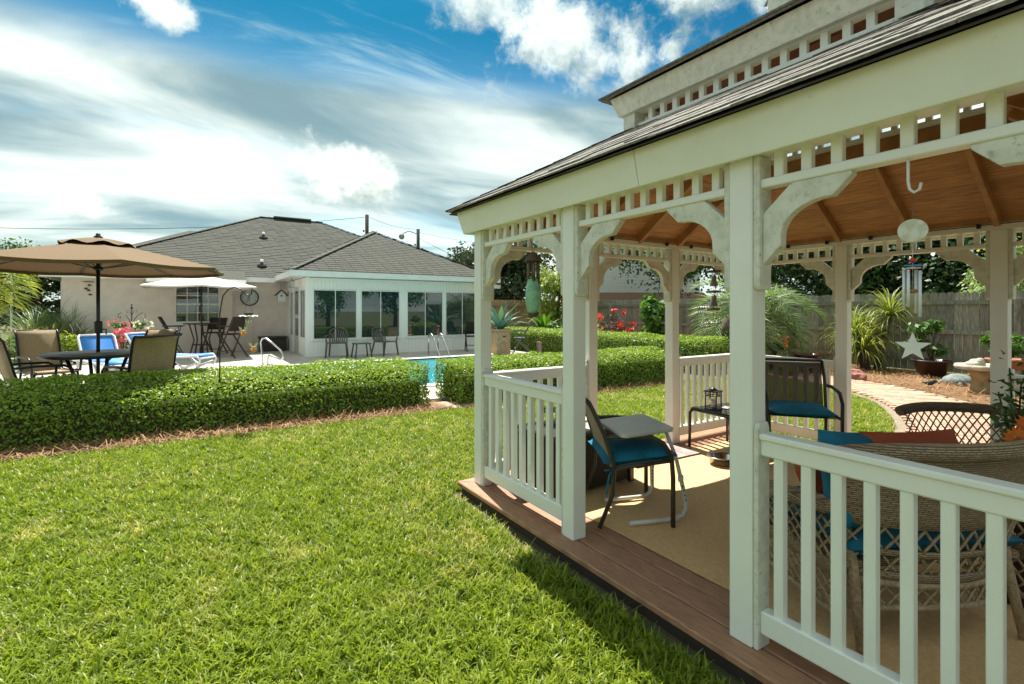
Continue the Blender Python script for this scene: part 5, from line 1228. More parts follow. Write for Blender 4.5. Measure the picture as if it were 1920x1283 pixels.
# folding tray table
TRY = M('grey_tray_plastic', (.62, .62, .55), (.57, .57, .51), rough=.4); TLEG = M('white_tube_leg', (.66, .66, .62), rough=.35)
tr_ = thing('tray_table', 'grey tray table on white cantilever tube legs in front of the armchair', 'table', (*atz(1230, 960, DZ)[:2], DZ))
def tloc(px, py, z): q = atz(px, py, z); return (q.x - tr_.location.x, q.y - tr_.location.y, z - DZ)
tz = .70
c1, c2_, c3, c4 = tloc(1117, 787, tz), tloc(1206, 775.5, tz), tloc(1268, 803, tz), tloc(1168, 817, tz)
poly = []
cs_ = [Vector(c1), Vector(c2_), Vector(c3), Vector(c4)]
for i in range(4):
    a, b, c_ = cs_[i - 1], cs_[i], cs_[(i + 1) % 4]; poly += [b.lerp(a, .1), b, b.lerp(c_, .1)] if False else [b.lerp(a, .07), b.lerp(c_, .07)]
MB().prism([(p.x, p.y) for p in poly], (0, 0, tz - DZ - .022), (1, 0, 0), (0, 1, 0), (0, 0, .022)).build('top', TRY, tr_, .006)
MB().prism([((p.x - (cs_[0].x + cs_[2].x) / 2) * .5 + (cs_[0].x + cs_[2].x) / 2, (p.y - (cs_[0].y + cs_[2].y) / 2) * .5 + (cs_[0].y + cs_[2].y) / 2) for p in poly], (0, 0, tz - DZ - .06), (1, 0, 0), (0, 1, 0), (0, 0, .036)).build('bracket', TRY, tr_)
for (f0, f1, top) in (((1181, 982), (1268, 973), (1247, 806)), ((1135, 938), (1206, 931), (1213, 800))):
    a = Vector(tloc(*f0, DZ + .015)); b = Vector(tloc(*f1, DZ + .015)); t = (b - a).normalized(); tp = Vector(tloc(*top, tz - .03)); tp.z = tz - DZ - .03
    low = b + t * .07 + Vector((0, 0, .10)); up_ = low.lerp(tp, .62) + t * .02
    MB().tube([a, a.lerp(b, .5), b, b + t * .045 + Vector((0, 0, .02)), b + t * .07 + Vector((0, 0, .06)), low, low.lerp(up_, .5), up_, tp.lerp(up_, .25) , tp], [.014] * 6 + [.014, .012, .012, .012], 10).build('tube_leg', TLEG, tr_)
    MB().lathe([(.017, -.02), (.019, 0), (.017, .02)], low.lerp(up_, .52), 10).build('height_clamp', TLEG, tr_)
    for k in range(4):
        q = low.lerp(up_, .06 + .1 * k); MB().ball(q - Vector((.010, .010, 0)), .0055, 6, 4).build('adjustment_hole', BLACKM, tr_)
# deck box
WBX = bpy.data.materials.new('dark_wicker'); WBX.use_nodes = True; t = NT(WBX.node_tree); pn = WBX.node_tree.nodes['Principled BSDF']; pn.inputs['Roughness'].default_value = .5
def weave(mat, c1, c2, sc_, bump):
    sc_ *= 2.7
    t = NT(mat.node_tree); pn = mat.node_tree.nodes['Principled BSDF']; oc = t.n('ShaderNodeTexCoord').outputs['Object']; sp = t.n('ShaderNodeSeparateXYZ', i={0: oc})
    hx = t.math('ADD', sp.outputs[0], sp.outputs[1]); uv = t.n('ShaderNodeCombineXYZ', i={0: hx, 1: sp.outputs[2], 2: 0.}).outputs[0]
    br = t.n('ShaderNodeTexBrick', i={'Vector': uv, 'Color1': (*c1, 1), 'Color2': (*c2, 1), 'Mortar': (*[x * .4 for x in c2], 1), 'Scale': sc_, 'Mortar Size': .04, 'Mortar Smooth': 1., 'Brick Width': .55, 'Row Height': .17})
    nz = t.noise(oc, 90, 3); colr = t.mix(t.smooth(nz, .3, .75), br.outputs['Color'], tuple(x * .6 for x in c1))
    mat.node_tree.links.new(t.mix(.45, br.outputs['Color'], colr), pn.inputs['Base Color'])
    bp_ = t.n('ShaderNodeBump', i={'Strength': bump, 'Distance': .006, 'Height': t.math('SUBTRACT', 1., br.outputs['Fac'])}); mat.node_tree.links.new(bp_.outputs[0], pn.inputs['Normal']); pn.inputs['Roughness'].default_value = .6
weave(WBX, (.032, .026, .02), (.022, .018, .014), 9., 1.)
bx = thing('deck_box', 'dark wicker-look storage box standing behind the armchair inside the gazebo', 'box', (2.54, 3.03, DZ))
MB().box(-.38, .38, -.22, .22, .02, .40).build('body', WBX, bx, .006); MB().box(-.40, .40, -.24, .24, .402, .45).build('lid', M('dark_resin', (.03, .024, .02), rough=.4), bx, .012)
for sx in (-1, 1):
    for sy in (-1, 1): MB().box(sx * .375 - .022, sx * .375 + .022, sy * .215 - .022, sy * .215 + .022, 0, .40).build('corner_post', M('dark_resin', (.03, .024, .02)), bx, .004)
def bxp(px, py): q = atz(px, py, DZ + .455); return (q.x, q.y, DZ + .452)
pq = bxp(1128, 773); o = MB().lathe([(.05, .0), (.12, .012), (.125, .016), (.115, .014), (.04, .006), (.001, .005)], (0, 0, 0), 28).build('plate', M('white_china', (.78, .78, .76), rough=.2), None, loc=(2.62, 3.14, DZ + .452)); tag(o, 'white plate lying on the dark storage box', 'plate')
o = MB().prism([(-.13, -.09), (.13, -.09), (.13, .09), (-.13, .09)], (0, 0, 0), (1, 0, 0), (0, 1, 0), (0, 0, .006)).build('magazine', M('grey_print', (.42, .42, .40), (.14, .14, .14), rough=.4, scale=9, lo=.48, hi=.52, detail=1), None, loc=(2.60, 2.92, DZ + .452), rot=(0, 0, .25)); tag(o, 'grey printed magazine lying on the dark storage box', 'magazine')
def lantern(name, label, loc, h, w_, rz=0.):
    o = thing(name, label, 'lantern', loc, rz); mb = MB()
    for sx in (-1, 1):
        for sy in (-1, 1): mb.bar((sx * w_ / 2, sy * w_ / 2, .0), (sx * w_ / 2, sy * w_ / 2, h * .8), .009, .009)
        for z in (.12, .62): mb.bar((sx * w_ / 2, -w_ / 2, h * z), (sx * w_ / 2, w_ / 2, h * z), .006, .006); mb.bar((-w_ / 2, sx * w_ / 2, h * z), (w_ / 2, sx * w_ / 2, h * z), .006, .006)
        for dx in (-.17, .17): mb.bar((dx * w_, sx * w_ / 2, h * .62), (dx * w_, sx * w_ / 2, h * .8), .005, .005); mb.bar((sx * w_ / 2, dx * w_, h * .62), (sx * w_ / 2, dx * w_, h * .8), .005, .005)
    mb.build('frame', BLACKM, o)
    MB().box(-w_ * .58, w_ * .58, -w_ * .58, w_ * .58, 0, .012).build('base', BLACKM, o); MB().box(-w_ * .6, w_ * .6, -w_ * .6, w_ * .6, h * .8, h * .86).lathe([(w_ * .5, h * .86), (w_ * .2, h * .97), (w_ * .1, h)], (0, 0, 0), 4).build('top', BLACKM, o)
    MB().lathe([(w_ * .27, .012), (w_ * .27, h * .45), (.001, h * .46)], (0, 0, 0), 14).build('candle', M('candle_wax', (.62, .62, .55), rough=.5), o)
    return o
lantern('candle_lantern', 'small black candle lantern on the dark storage box', (2.35, 3.12, DZ + .452), .16, .08, .3)
# side table, lantern, chair at the back
st = thing('side_table', 'low black glass-topped side table by the gazebo railing', 'table', (4.36, 2.93, DZ), -.1)
MB().box(-.25, .25, -.22, .22, .385, .395).build('glass_top', M('black_glass', (.01, .012, .012), rough=.03, spec=.8), st, .003)
MB().tube([(-.25, -.22, .375), (.25, -.22, .375), (.25, .22, .375), (-.25, .22, .375)], .016, 7, True).build('frame', BLACKM, st)
for sx in (-1, 1):
    for sy in (-1, 1): MB().tube([(sx * .24, sy * .21, .38), (sx * .262, sy * .235, .34), (sx * .265, sy * .24, 0)], .014, 7).build('leg', BLACKM, st)
lantern('candle_lantern', 'black candle lantern on the glass side table', (4.19, 2.98, DZ + .396), .21, .105, .2)
tag(MB().box(-.06, .06, -.035, .035, 0, .004).build('coaster_card', M('grey_card', (.5, .5, .5), (.2, .2, .2), rough=.5, scale=30), None, loc=(4.36, 2.96, DZ + .397), rot=(0, 0, .3)), 'small printed card lying beside the lantern on the glass table', 'card')
mc = thing('mesh_chair', 'black metal chair with see-through mesh back and dark teal cushion by the far railing', 'chair', (4.62, 2.42, DZ), math.atan2(-.62, -.78) - math.pi / 2)
MESH = bpy.data.materials.new('see_through_mesh'); MESH.use_nodes = True; t = NT(MESH.node_tree); pn = MESH.node_tree.nodes['Principled BSDF']; pn.inputs['Base Color'].default_value = (.06, .045, .035, 1); pn.inputs['Roughness'].default_value = .8; pn.inputs['Alpha'].default_value = .72
for s_ in (-1, 1):
    MB().tube([(s_ * .27, -.22, 0), (s_ * .27, -.20, .4), (s_ * .27, -.26, .7), (s_ * .26, -.31, .86)], .014, 7).build('back_leg', BLACKM, mc)
    MB().tube([(s_ * .27, -.25, .64), (s_ * .285, -.05, .65), (s_ * .285, .17, .63), (s_ * .285, .25, .55), (s_ * .28, .255, 0)], .015, 7).build('arm', BLACKM, mc); MB().tube([(s_ * .27, -.2, .40), (s_ * .28, .25, .42)], .013, 7).build('seat_rail', BLACKM, mc)
MB().tube([(-.26, -.31, .86), (.26, -.31, .86)], .014, 7).build('top_bar', BLACKM, mc)
strip([(-.205, .43), (-.235, .6), (-.30, .84)], .50, .004).build('mesh_back', MESH, mc); MB().quad((-.26, -.2, .405), (.26, -.2, .405), (.26, .25, .42), (-.26, .25, .42)).build('mesh_seat', BLACKM, mc)
pillow(.25, .24, .045).build('seat_cushion', TEAL, mc, loc=(0, .03, .455))
q = atz(1353, 869, DZ); bo = MB().lathe([(.085, 0), (.10, .008), (.105, .06), (.125, .064), (.12, .068), (.097, .06), (.09, .012), (.001, .01)], (0, 0, 0), 28).build('pet_bowl', METW, None, loc=(q.x, q.y, DZ)); tag(bo, 'stainless steel pet bowl on the tan carpet', 'bowl')
MATM = M('pink_doormat', (.50, .36, .32), (.44, .31, .28), rough=.9, scale=9, dirt=(.42, .22, .22), dscale=5, dlo=.5, dhi=.6)
dm = thing('doormat', 'pale pink printed doormat with dark edge at the garden-side opening', 'mat', (3.62, 3.24, DZ), -.03)
MB().box(-.40, .40, -.23, .23, 0, .007).build('mat', MATM, dm); MB().box(-.41, .41, -.24, .24, -.001, .005).build('edge', BLACKM, dm)
mb = MB()
for (x, y, ln_, vert) in ((-.3, .13, .5, 0), (-.3, .05, .5, 0), (-.3, .05, .08, 1), (-.12, .05, .08, 1), (.2, .05, .08, 1)):
    mb.box(x, x + (.006 if vert else ln_), y, y + (ln_ if vert else .006), .0071, .0075)
for (a, b) in (((.0, .065), (.01, .115)), ((.01, .115), (.03, .08)), ((.03, .08), (.05, .115)), ((.05, .115), (.06, .065))): mb.bar((a[0], a[1], .0075), (b[0], b[1], .0075), .007, .001)
mb.build('printed_lines', BLACKM, dm)
# wicker chairs
WK = bpy.data.materials.new('tan_wicker'); WK.use_nodes = True; weave(WK, (.54, .40, .25), (.36, .255, .155), 7.5, 1.)
WKS = M('wicker_strand', (.58, .44, .28), (.42, .30, .185), rough=.6, scale=60, bump=.8, bscale=160)
def surf(fn, u0, u1, v0, v1, nu, nv, th=.014):
    mb = MB(); V = []; Fq = []
    for s_ in (0, 1):
        for j in range(nv + 1):
            for i in range(nu + 1):
                p, n = fn(u0 + (u1 - u0) * i / nu, v0 + (v1 - v0) * j / nv); V.append(Vector(p) + Vector(n) * th * (s_ - .5))
    m_ = (nu + 1) * (nv + 1)
    for j in range(nv):
        for i in range(nu):
            a = j * (nu + 1) + i; f = (a, a + 1, a + nu + 2, a + nu + 1); Fq += [f[::-1], tuple(m_ + k_ for k_ in f)]
    for i in range(nu): Fq += [(i, i + 1, m_ + i + 1, m_ + i), (nv * (nu + 1) + i + 1, nv * (nu + 1) + i, m_ + nv * (nu + 1) + i, m_ + nv * (nu + 1) + i + 1)]
    for j in range(nv): a, b = j * (nu + 1), (j + 1) * (nu + 1); Fq += [(b, a, m_ + a, m_ + b), (a + nu, b + nu, m_ + b + nu, m_ + a + nu)]
    return mb.add(V, Fq, True)
def lattice(fn, u0, u1, v0, v1, su, r=.0045, seg=5, k=.62):
    """crossed diagonal strands over the surface fn(u,v); su = strand spacing along u"""
    mb = MB(); hgt = v1 - v0; W_ = u1 - u0; run = hgt * k
    for s_ in (-1, 1):
        kk_ = -int(run / su) - 1
        while True:
            st_ = u0 + kk_ * su
            if st_ > u1 + run: break
            pts = []
            for i in range(seg + 1):
                v = v0 + hgt * i / seg; u = st_ + s_ * run * i / seg if s_ > 0 else st_ + run - run * i / seg
                if u0 - 1e-6 <= u <= u1 + 1e-6: p, n = fn(u, v); pts.append(Vector(p) + Vector(n) * .004 * s_)
            if len(pts) > 1: mb.tube(pts, r, 4)
            kk_ += 1
    return mb
def wicker_chair(label, loc, face, bh=.80, wb=.31, wt=.40, dep=.66, seat=.36, open_back=False):
    o = thing('wicker_armchair', label, 'armchair', loc, math.atan2(face[1], face[0]) - math.pi / 2)
    def back(u, z):   # u -1..1
        w_ = wb + (wt - wb) * max(0, (z - .1) / (bh - .1)) ** 1.3; return (u * w_, -.16 * max(0, z - .25) + .13 * u * u, z), (-.3 * u, -1, 0)
    z1, z2, z3, z4 = bh * .61, bh * .475, bh * .34, bh * .15
    if open_back: lattice(back, -.98, .98, z1, bh - .02, .12, .005, 8, 1.7).build('back_lattice', WKS, o); surf(back, -1, 1, z1 - .015, z1 + .015, 20, 1, .016).build('back_band', WK, o)
    else: surf(back, -1, 1, z1, bh, 22, 8, .022).build('back_panel', WK, o)
    fs = lambda u, v: back(u, v)
    for a, b in ((z2 + .012, z1), (z3 + .025, z2 - .012)): lattice(fs, -.98, .98, a, b, .16, .0055, 6, 1.7).build('back_lattice', WKS, o)
    surf(back, -1, 1, z2 - .012, z2 + .012, 20, 1, .016).build('back_band', WK, o); surf(back, -1, 1, z3 - .01, z3 + .03, 20, 1, .018).build('back_band', WK, o)
    MB().tube([Vector(back(u / 10, z3 - .02)[0]) for u in range(-10, 11)], .016, 8).build('back_roll', WKS, o)
    low = lambda u, v: back(u, v + .05 * (1 - u * u) * (1 - (v - z4) / (z3 - z4)))
    lattice(low, -.98, .98, z4, z3 - .03, .16, .0055, 6, 1.7).build('apron_lattice', WKS, o); MB().tube([Vector(low(u / 10, z4)[0]) for u in range(-10, 11)], .012, 7).build('apron_roll', WKS, o)
    rim = [Vector(back(u / 12, bh)[0]) + Vector((0, -.015, .005 - .03 * abs(u / 12) ** 4)) for u in range(-12, 13)]
    MB().tube(rim, .034, 10).build('top_roll', WK, o)
    ah = bh * .70
    for s_ in (-1, 1):
        x0_ = wb + (wt - wb) * .55
        top = [Vector((s_ * (x0_ + .02), .05, ah)), Vector((s_ * (x0_ + .05), .22, ah - .02)), Vector((s_ * (x0_ + .06), dep * .75, ah - .06)), Vector((s_ * (x0_ + .05), dep - .02, ah - .10)), Vector((s_ * (x0_ + .03), dep + .03, ah - .2))]
        mb = MB()
        for a, b in zip(top[:-1], top[1:]): mb.bar(a, b, .12, .035)
        mb.build('arm_rest', WK, o, .008)
        MB().tube([p + Vector((s_ * .06, 0, 0)) for p in top], .02, 8).build('arm_roll', WK, o)
        side = lambda u, z, s_=s_: ((s_ * (x0_ + .045 - .03 * (1 - z / ah)), .06 + u * (dep - .08), z), (s_, 0, 0))
        htop = lambda u: ah - .05 - .07 * u
        for a, b in ((.42, .58), (.60, .80)): pass
        lat = lambda u, v, s_=s_: side(u, .13 + v * (htop(u) - .13))
        lattice(lat, 0, 1, .56, 1., .10, .0055).build('side_lattice', WKS, o); lattice(lat, 0, 1, .02, .40, .10, .0055).build('side_lattice', WKS, o)
        surf(lat, 0, 1, .40, .56, 10, 2, .014).build('side_band', WK, o); MB().tube([Vector(lat(k_ / 8, 0.)[0]) for k_ in range(9)], .012, 7).build('side_roll', WKS, o)
        MB().tube([Vector((s_ * wb, .12, bh * .62)), Vector((s_ * (wb - .015), .09, .3)), Vector((s_ * (wb + .0), .03, .0))], [.021, .02, .017], 8).build('leg', WKS, o)
        MB().tube([Vector((s_ * (x0_ + .03), dep, ah - .14)), Vector((s_ * (x0_ + .02), dep, .3)), Vector((s_ * (x0_ + .01), dep + .02, .0))], [.021, .02, .017], 8).build('leg', WKS, o)
    MB().box(-x0_ + .02, x0_ - .02, .08, dep, seat - .06, seat - .03).build('seat_deck', WK, o)
    fr_ = lambda u, v: ((u * x0_, dep + .01, v), (0, 1, 0))
    surf(fr_, -1, 1, seat - .14, seat - .02, 8, 2, .016).build('front_band', WK, o)
    pillow(x0_ - .03, dep * .46, .07, 14, .28).build('seat_cushion', TEAL, o, loc=(0, dep * .52, seat + .03))
    return o
ORC = M('rust_cushion', (.42, .085, .032), (.35, .068, .026), rough=.8, scale=8, bump=.1, bscale=200)
ch1 = wicker_chair('tan wicker armchair with its back against the near gazebo railing', (2.53, .73, DZ), (.45, .89), .80, .36, .47, .66)
rz1 = ch1.rotation_euler.z
def in_chair(chair, x, y, z): a = chair.rotation_euler.z; X, Y = rot2(x, y, a); return (chair.location.x + X, chair.location.y + Y, chair.location.z + z)
tag(pillow(.23, .21, .075, 14, .5).build('throw_pillow', ORC, None, loc=in_chair(ch1, .02, .17, .61), rot=(R(76), 0, rz1)), 'rust orange throw pillow in the wicker armchair by the near railing', 'pillow')
tag(pillow(.2, .2, .065, 14, .5).build('throw_pillow', TEAL, None, loc=in_chair(ch1, -.25, .17, .625), rot=(R(76), R(6), rz1 + .25)), 'teal throw pillow in the corner of the near wicker armchair', 'pillow')
tag(pillow(.2, .2, .065, 14, .5).build('throw_pillow', ORC, None, loc=in_chair(ch1, -.22, .42, .50), rot=(R(62), 0, rz1 + .9)), 'rust orange pillow slumped against the arm of the near wicker chair', 'pillow')
q = gnd(1850, 3.25); ch2 = wicker_chair('brown wicker armchair with teal cushion facing the near one across the gazebo', (q[0] + .1, q[1] + .12, DZ), (-.80, -.6), .66, .33, .40, .62, .34, True)
DKW = bpy.data.materials.new('brown_wicker'); DKW.use_nodes = True; weave(DKW, (.26, .165, .10), (.15, .095, .055), 7.5, 1.)
for c_ in [x for x in bpy.data.objects if x.parent == ch2]:
    if c_.data.materials and c_.data.materials[0] in (WK, WKS): c_.data.materials[0] = DKW if c_.data.materials[0] == WK else M('brown_wicker_strand', (.27, .175, .105), (.17, .11, .06), rough=.6, scale=50)
# potted plant with orange daisies beside the chairs
q = gnd(1905, 2.35); fp = pot('tall_planter', 'dark planter beside the wicker chair holding the orange daisies', (q[0], q[1], DZ), .15, .60, PLAST)
pl_ = thing('daisy_plant', 'leafy plant with thick green leaves and orange daisies', 'plant', (q[0], q[1], DZ + .5))
mb = MB(); stems = []
for (px, py) in ((1893, 690), (1872, 735), (1885, 770), (1915, 715), (1930, 760), (1890, 815), (1940, 690), (1905, 840)):
    e_ = atd(px, py, 2.35 + random.uniform(-.12, .12)) - Vector(pl_.location); stems.append(e_); mb.tube([(0, 0, 0), e_ * .5 + Vector((0, 0, .06)), e_], [.006, .005, .003], 5)
mb.build('stems', MIDL, pl_)
P = []; N = []
for e_ in stems:
    for k in range(26): u = random.uniform(.35, 1.05); P.append(tuple(e_ * u + Vector((random.gauss(0, .022), random.gauss(0, .022), random.gauss(.02, .022))))); N.append((random.gauss(0, .5), random.gauss(0, .5) - .3, .8))
place('foliage', leaf_mesh('foliage', np.array(P), np.array(N), .05, leafmat('thick_leaf', (.03, .075, .022), (.11, .20, .06), transl=.2, rough=.3), .55, .4), pl_)
for (px, py) in ((1912, 826), (1935, 800)):
    c0 = atd(px, py, 2.2) - Vector(pl_.location); fl = MB(); vdir = (Vector((0, 0, CZ)) - (c0 + Vector(pl_.location))).normalized(); uu = vdir.orthogonal().normalized(); vv = vdir.cross(uu)
    for k in range(16):
        a = k * math.pi / 8; dv = uu * math.cos(a) + vv * math.sin(a); sdv_ = vdir.cross(dv); L = .062
        fl.add([c0 + dv * .012, c0 + dv * L * .6 + sdv_ * .012 - vdir * .006, c0 + dv * L - vdir * .014, c0 + dv * L * .6 - sdv_ * .012 - vdir * .006], [(0, 1, 2, 3)])
    fo = fl.build('daisy', M('orange_daisy', (.80, .22, .015), (.72, .15, .01), rough=.6, scale=40), pl_); MB().ball(c0 + vdir * .004, .016, 10, 6).build('daisy_centre', M('yellow_eye', (.35, .12, .02), rough=.8), fo)
# hanging things under the frieze
wc1 = thing('bamboo_wind_chime', 'bamboo wind chime with coconut cap and green glazed pot hanging in the gazebo bay', 'wind chime', (AX, 2.746, 1.93))
BAM = M('bamboo', (.16, .10, .055), (.05, .05, .03), rough=.5, scale=9, stretch=(1, 1, 3)); CAPW = M('coconut_shell', (.09, .055, .035), rough=.6)
MB().tube([(.0, .03, .0), (.015, .035, -.06), (0, .0, -.11)], .002, 5).tube([(0, -.03, 0), (-.01, -.035, -.06), (0, 0, -.11)], .002, 5).build('cord', BLACKM, wc1)
MB().lathe([(.012, -.095), (.045, -.125), (.062, -.155), (.058, -.158), (.001, -.13)], (0, 0, 0), 18).build('cap', CAPW, wc1)
for k in range(6):
    a = k * 1.05; L = .12 + .018 * (k % 3); MB().tube([(.036 * math.cos(a), .036 * math.sin(a), -.15), (.036 * math.cos(a), .036 * math.sin(a), -.15 - L)], .011, 8).build('bamboo_tube', BAM, wc1)
MB().lathe([(.028, -.515), (.036, -.50), (.05, -.44), (.053, -.38), (.047, -.32), (.036, -.275), (.03, -.272), (.001, -.28)], (0, 0, 0), 22).build('green_pot', M('green_glaze', (.25, .50, .31), (.17, .38, .25), rough=.3, scale=26, lo=.45, hi=.6), wc1)
MB().lathe([(.03, -.527), (.034, -.512), (.04, -.498)], (0, 0, 0), 22).build('pot_foot', CAPW, wc1)
wc2 = thing('twig_wind_chime', 'rustic tiered chime of twig rafts and clay bells hanging at the far corner', 'wind chime', (4.83, AY, 1.93))
TW = M('grey_twig', (.12, .095, .075), (.08, .06, .05), rough=.9, scale=20); CLB = M('grey_clay_bell', (.24, .20, .175), (.16, .135, .115), rough=.7, scale=20)
MB().tube([(0, 0, .1), (0, 0, -.5)], .002, 4).build('cord', BLACKM, wc2)
for z, wz in ((-.06, .085), (-.28, .085), (-.47, .07)):
    tw = MB()
    for k in (-1, 0, 1): tw.tube([(-wz, k * .03, z - .008), (wz, k * .03 + .005, z - .004)], .007, 6); tw.tube([(k * .03, -wz * .8, z + .006), (k * .03, wz * .8, z + .008)], .007, 6)
    tw.build('twig_raft', TW, wc2)
for z in (-.09, -.31): MB().lathe([(.012, z), (.03, z - .03), (.028, z - .06), (.042, z - .12), (.04, z - .13), (.001, z - .12)], (0, 0, 0), 14).build('clay_bell', CLB, wc2)
wc3 = thing('star_wind_chime', 'wind chime with white disc, silver tubes and white star on a J hook', 'wind chime', (AX, .668, 1.93))
hkp = [(0, .0, .03), (0, 0, -.03), (0, -.0, -.07), (0, -.004, -.095), (0, -.016, -.107), (0, -.03, -.10), (0, -.034, -.08)]
MB().tube(hkp, .0045, 7).build('hook', TRIMW, wc3); MB().tube([(0, -.012, -.105), (0, -.012, -.56)], .0008, 4).build('string', METW, wc3)
vd = Vector((-AX, -.668, 0)).normalized(); ru = Vector((vd.y, -vd.x, 0))
MB().prism([(.039 * math.cos(a * .2618), .037 * math.sin(a * .2618)) for a in range(24)], (0, -.012, -.228), -ru, (0, 0, 1), vd * .003).build('disc', M('white_shell', (.72, .72, .62), (.55, .55, .42), rough=.3, scale=40), wc3, .001)
MB().ball((0, -.012, -.322), .009, 8, 6).build('red_bead', M('red_bead', (.55, .03, .03), rough=.3), wc3)
MB().bar(Vector((0, -.012, -.338)) - ru * .022, Vector((0, -.012, -.338)) + ru * .022, .012, .004).build('blue_wing', M('blue_bead', (.03, .2, .6), rough=.3), wc3)
MB().lathe([(.022, -.348), (.022, -.345), (.001, -.344)], (0, -.012, 0), 12).build('top_plate', METW, wc3)
for k, (du, dv, a_, b_) in enumerate(((-.022, .0, -.352, -.478), (-.011, .012, -.352, -.47), (.008, -.006, -.352, -.49), (.018, .005, -.356, -.502))):
    q = Vector((0, -.012, 0)) + ru * -du + vd * dv; MB().tube([(q.x, q.y, a_), (q.x, q.y, b_)], .0048, 8).build('tube', M('brushed_aluminium', (.76, .79, .84), rough=.35, metal=.15), wc3)
MB().ball((0, -.012, -.42), .014, 10, 6, (1, 1, .5)).build('striker', M('wood_striker', (.3, .16, .07), rough=.5), wc3)
st_ = [((.048 if k % 2 == 0 else .0195) * math.sin(k * math.pi / 5), (.048 if k % 2 == 0 else .0195) * math.cos(k * math.pi / 5)) for k in range(10)]
MB().prism(st_, (0, -.012, -.598), -ru, (0, 0, 1), vd * .004).build('star', M('white_star', (.82, .80, .78), rough=.5), wc3, .0008)
# ------------------------------------------------------------------ garden ornaments
q = atz(1797, 722); tu = thing('turtle_statue', 'grey-green garden turtle statue on the pine straw', 'statue', q, YAW * -1 + .2)
TUR = M('verdigris_stone', (.20, .24, .22), (.12, .15, .14), rough=.8, scale=14, bump=.7, bscale=18)
MB().lathe([(.001, .22), (.12, .20), (.22, .14), (.27, .06), (.25, .03), (.2, .02)], (0, 0, 0), 22).build('shell', TUR, tu)
MB().tube([(.2, -.08, .06), (.32, -.11, .09), (.38, -.12, .09)], [.05, .055, .03], 9).build('head', TUR, tu)
for sx, sy in ((.2, -.18), (.2, .18), (-.2, -.18), (-.2, .18)): MB().tube([(sx * .7, sy * .7, .05), (sx * 1.15, sy * 1.2, .02)], [.06, .035], 7).build('flipper', TUR, tu)
q = atz(1842, 738); bb = thing('bird_bath', 'pale stone bird bath with a carved pedestal and ledge bowl', 'bird bath', q)
STO = M('pale_cast_stone', (.52, .48, .40), (.36, .31, .24), rough=.9, scale=9, bump=.6, bscale=30)
MB().lathe([(.20, 0), (.17, .08), (.14, .2), (.16, .34), (.22, .40)], (0, 0, 0), 14, True, .12).build('pedestal', M('tan_cast_stone', (.40, .28, .15), (.26, .18, .09), rough=.9, scale=8, bump=.6, bscale=20), bb)
MB().lathe([(.20, .40), (.36, .42), (.38, .46), (.37, .50), (.30, .50), (.001, .45)], (0, 0, 0), 18, True, .08).build('bowl', STO, bb)
for k, (x, y, r_) in enumerate(((-.12, .1, .12), (.1, .12, .1), (-.02, .02, .07))): MB().lathe([(r_, .46), (r_ * .95, .52 + .02 * k), (r_ * .6, .55 + .03 * k), (.001, .56 + .03 * k)], (x, y, 0), 9, True, .2).build('ledge_stone', STO, bb)
q = atz(1742, 727); bd = thing('bird_figure', 'small dark garden bird figure on the pine straw by the path', 'bird figure', q, -.6)
BKB = M('black_figurine', (.02, .018, .018), rough=.4)
MB().tube([(-.13, 0, .10), (-.05, 0, .08), (.03, 0, .085), (.09, 0, .11), (.13, 0, .12), (.16, 0, .115)], [.008, .03, .045, .035, .028, .004], 9).build('body', BKB, bd)
MB().tube([(.0, .015, .05), (.0, .02, 0)], .005, 5).tube([(.02, -.015, .05), (.02, -.02, 0)], .005, 5).build('legs', BKB, bd); MB().ball((.135, 0, .128), .02, 8, 6).build('cheek', TRIMW, bd)
for k, (px, py, r_, lb) in enumerate(((1600, 703, .2, 'larger red-brown stone at the foot of the yuccas'), (1611, 712, .15, 'flat red-brown stone in front of the larger one'), (1590, 712, .13, 'small red-brown stone beside the gazebo post line'))):
    q = atz(px, py); tag(MB().lathe([(r_, -.03), (r_ * 1.1, .05), (r_ * .8, .12), (.001, .14)], (0, 0, 0), 8, False, .35).build('garden_stone', M('red_sandstone', (.33, .13, .10), (.24, .10, .08), rough=.9, scale=7, bump=.5), None, loc=q), lb, 'stone')
q = gnd(1362, 12.2); vs_ = thing('vine_stump', 'dark upright stump wrapped with green vine beside the palm', 'stump', q)
MB().tube([(0, 0, 0), (.03, 0, .5), (-.02, .02, .95), (.04, 0, 1.25)], [.13, .11, .10, .08], 9).build('trunk', BARK, vs_)
P, N = blob_points(420, (0, 0, .6), (.28, .28, .62), .5, 8); place('vine', leaf_mesh('vine', P, N, .08, MIDL, .7, .7), vs_)
q = gnd(1893, 8.6); pot('terracotta_bowl', 'terracotta planter bowl beyond the gazebo post', (q[0], q[1], .45), .3, .16, M('terracotta', (.42, .17, .08), rough=.8)); o = bpy.data.objects['terracotta_bowl'] if 'terracotta_bowl' in bpy.data.objects else None
MB().lathe([(.16, -.45), (.1, -.3), (.12, 0)], (0, 0, 0), 12).build('pedestal', STO, o)
shrub('bowl_plant', 'green heart-leaved plant in the terracotta bowl', (q[0], q[1], .58), (.4, .4, .25), 260, .14, MIDL, 'plant', 6, None, .28)
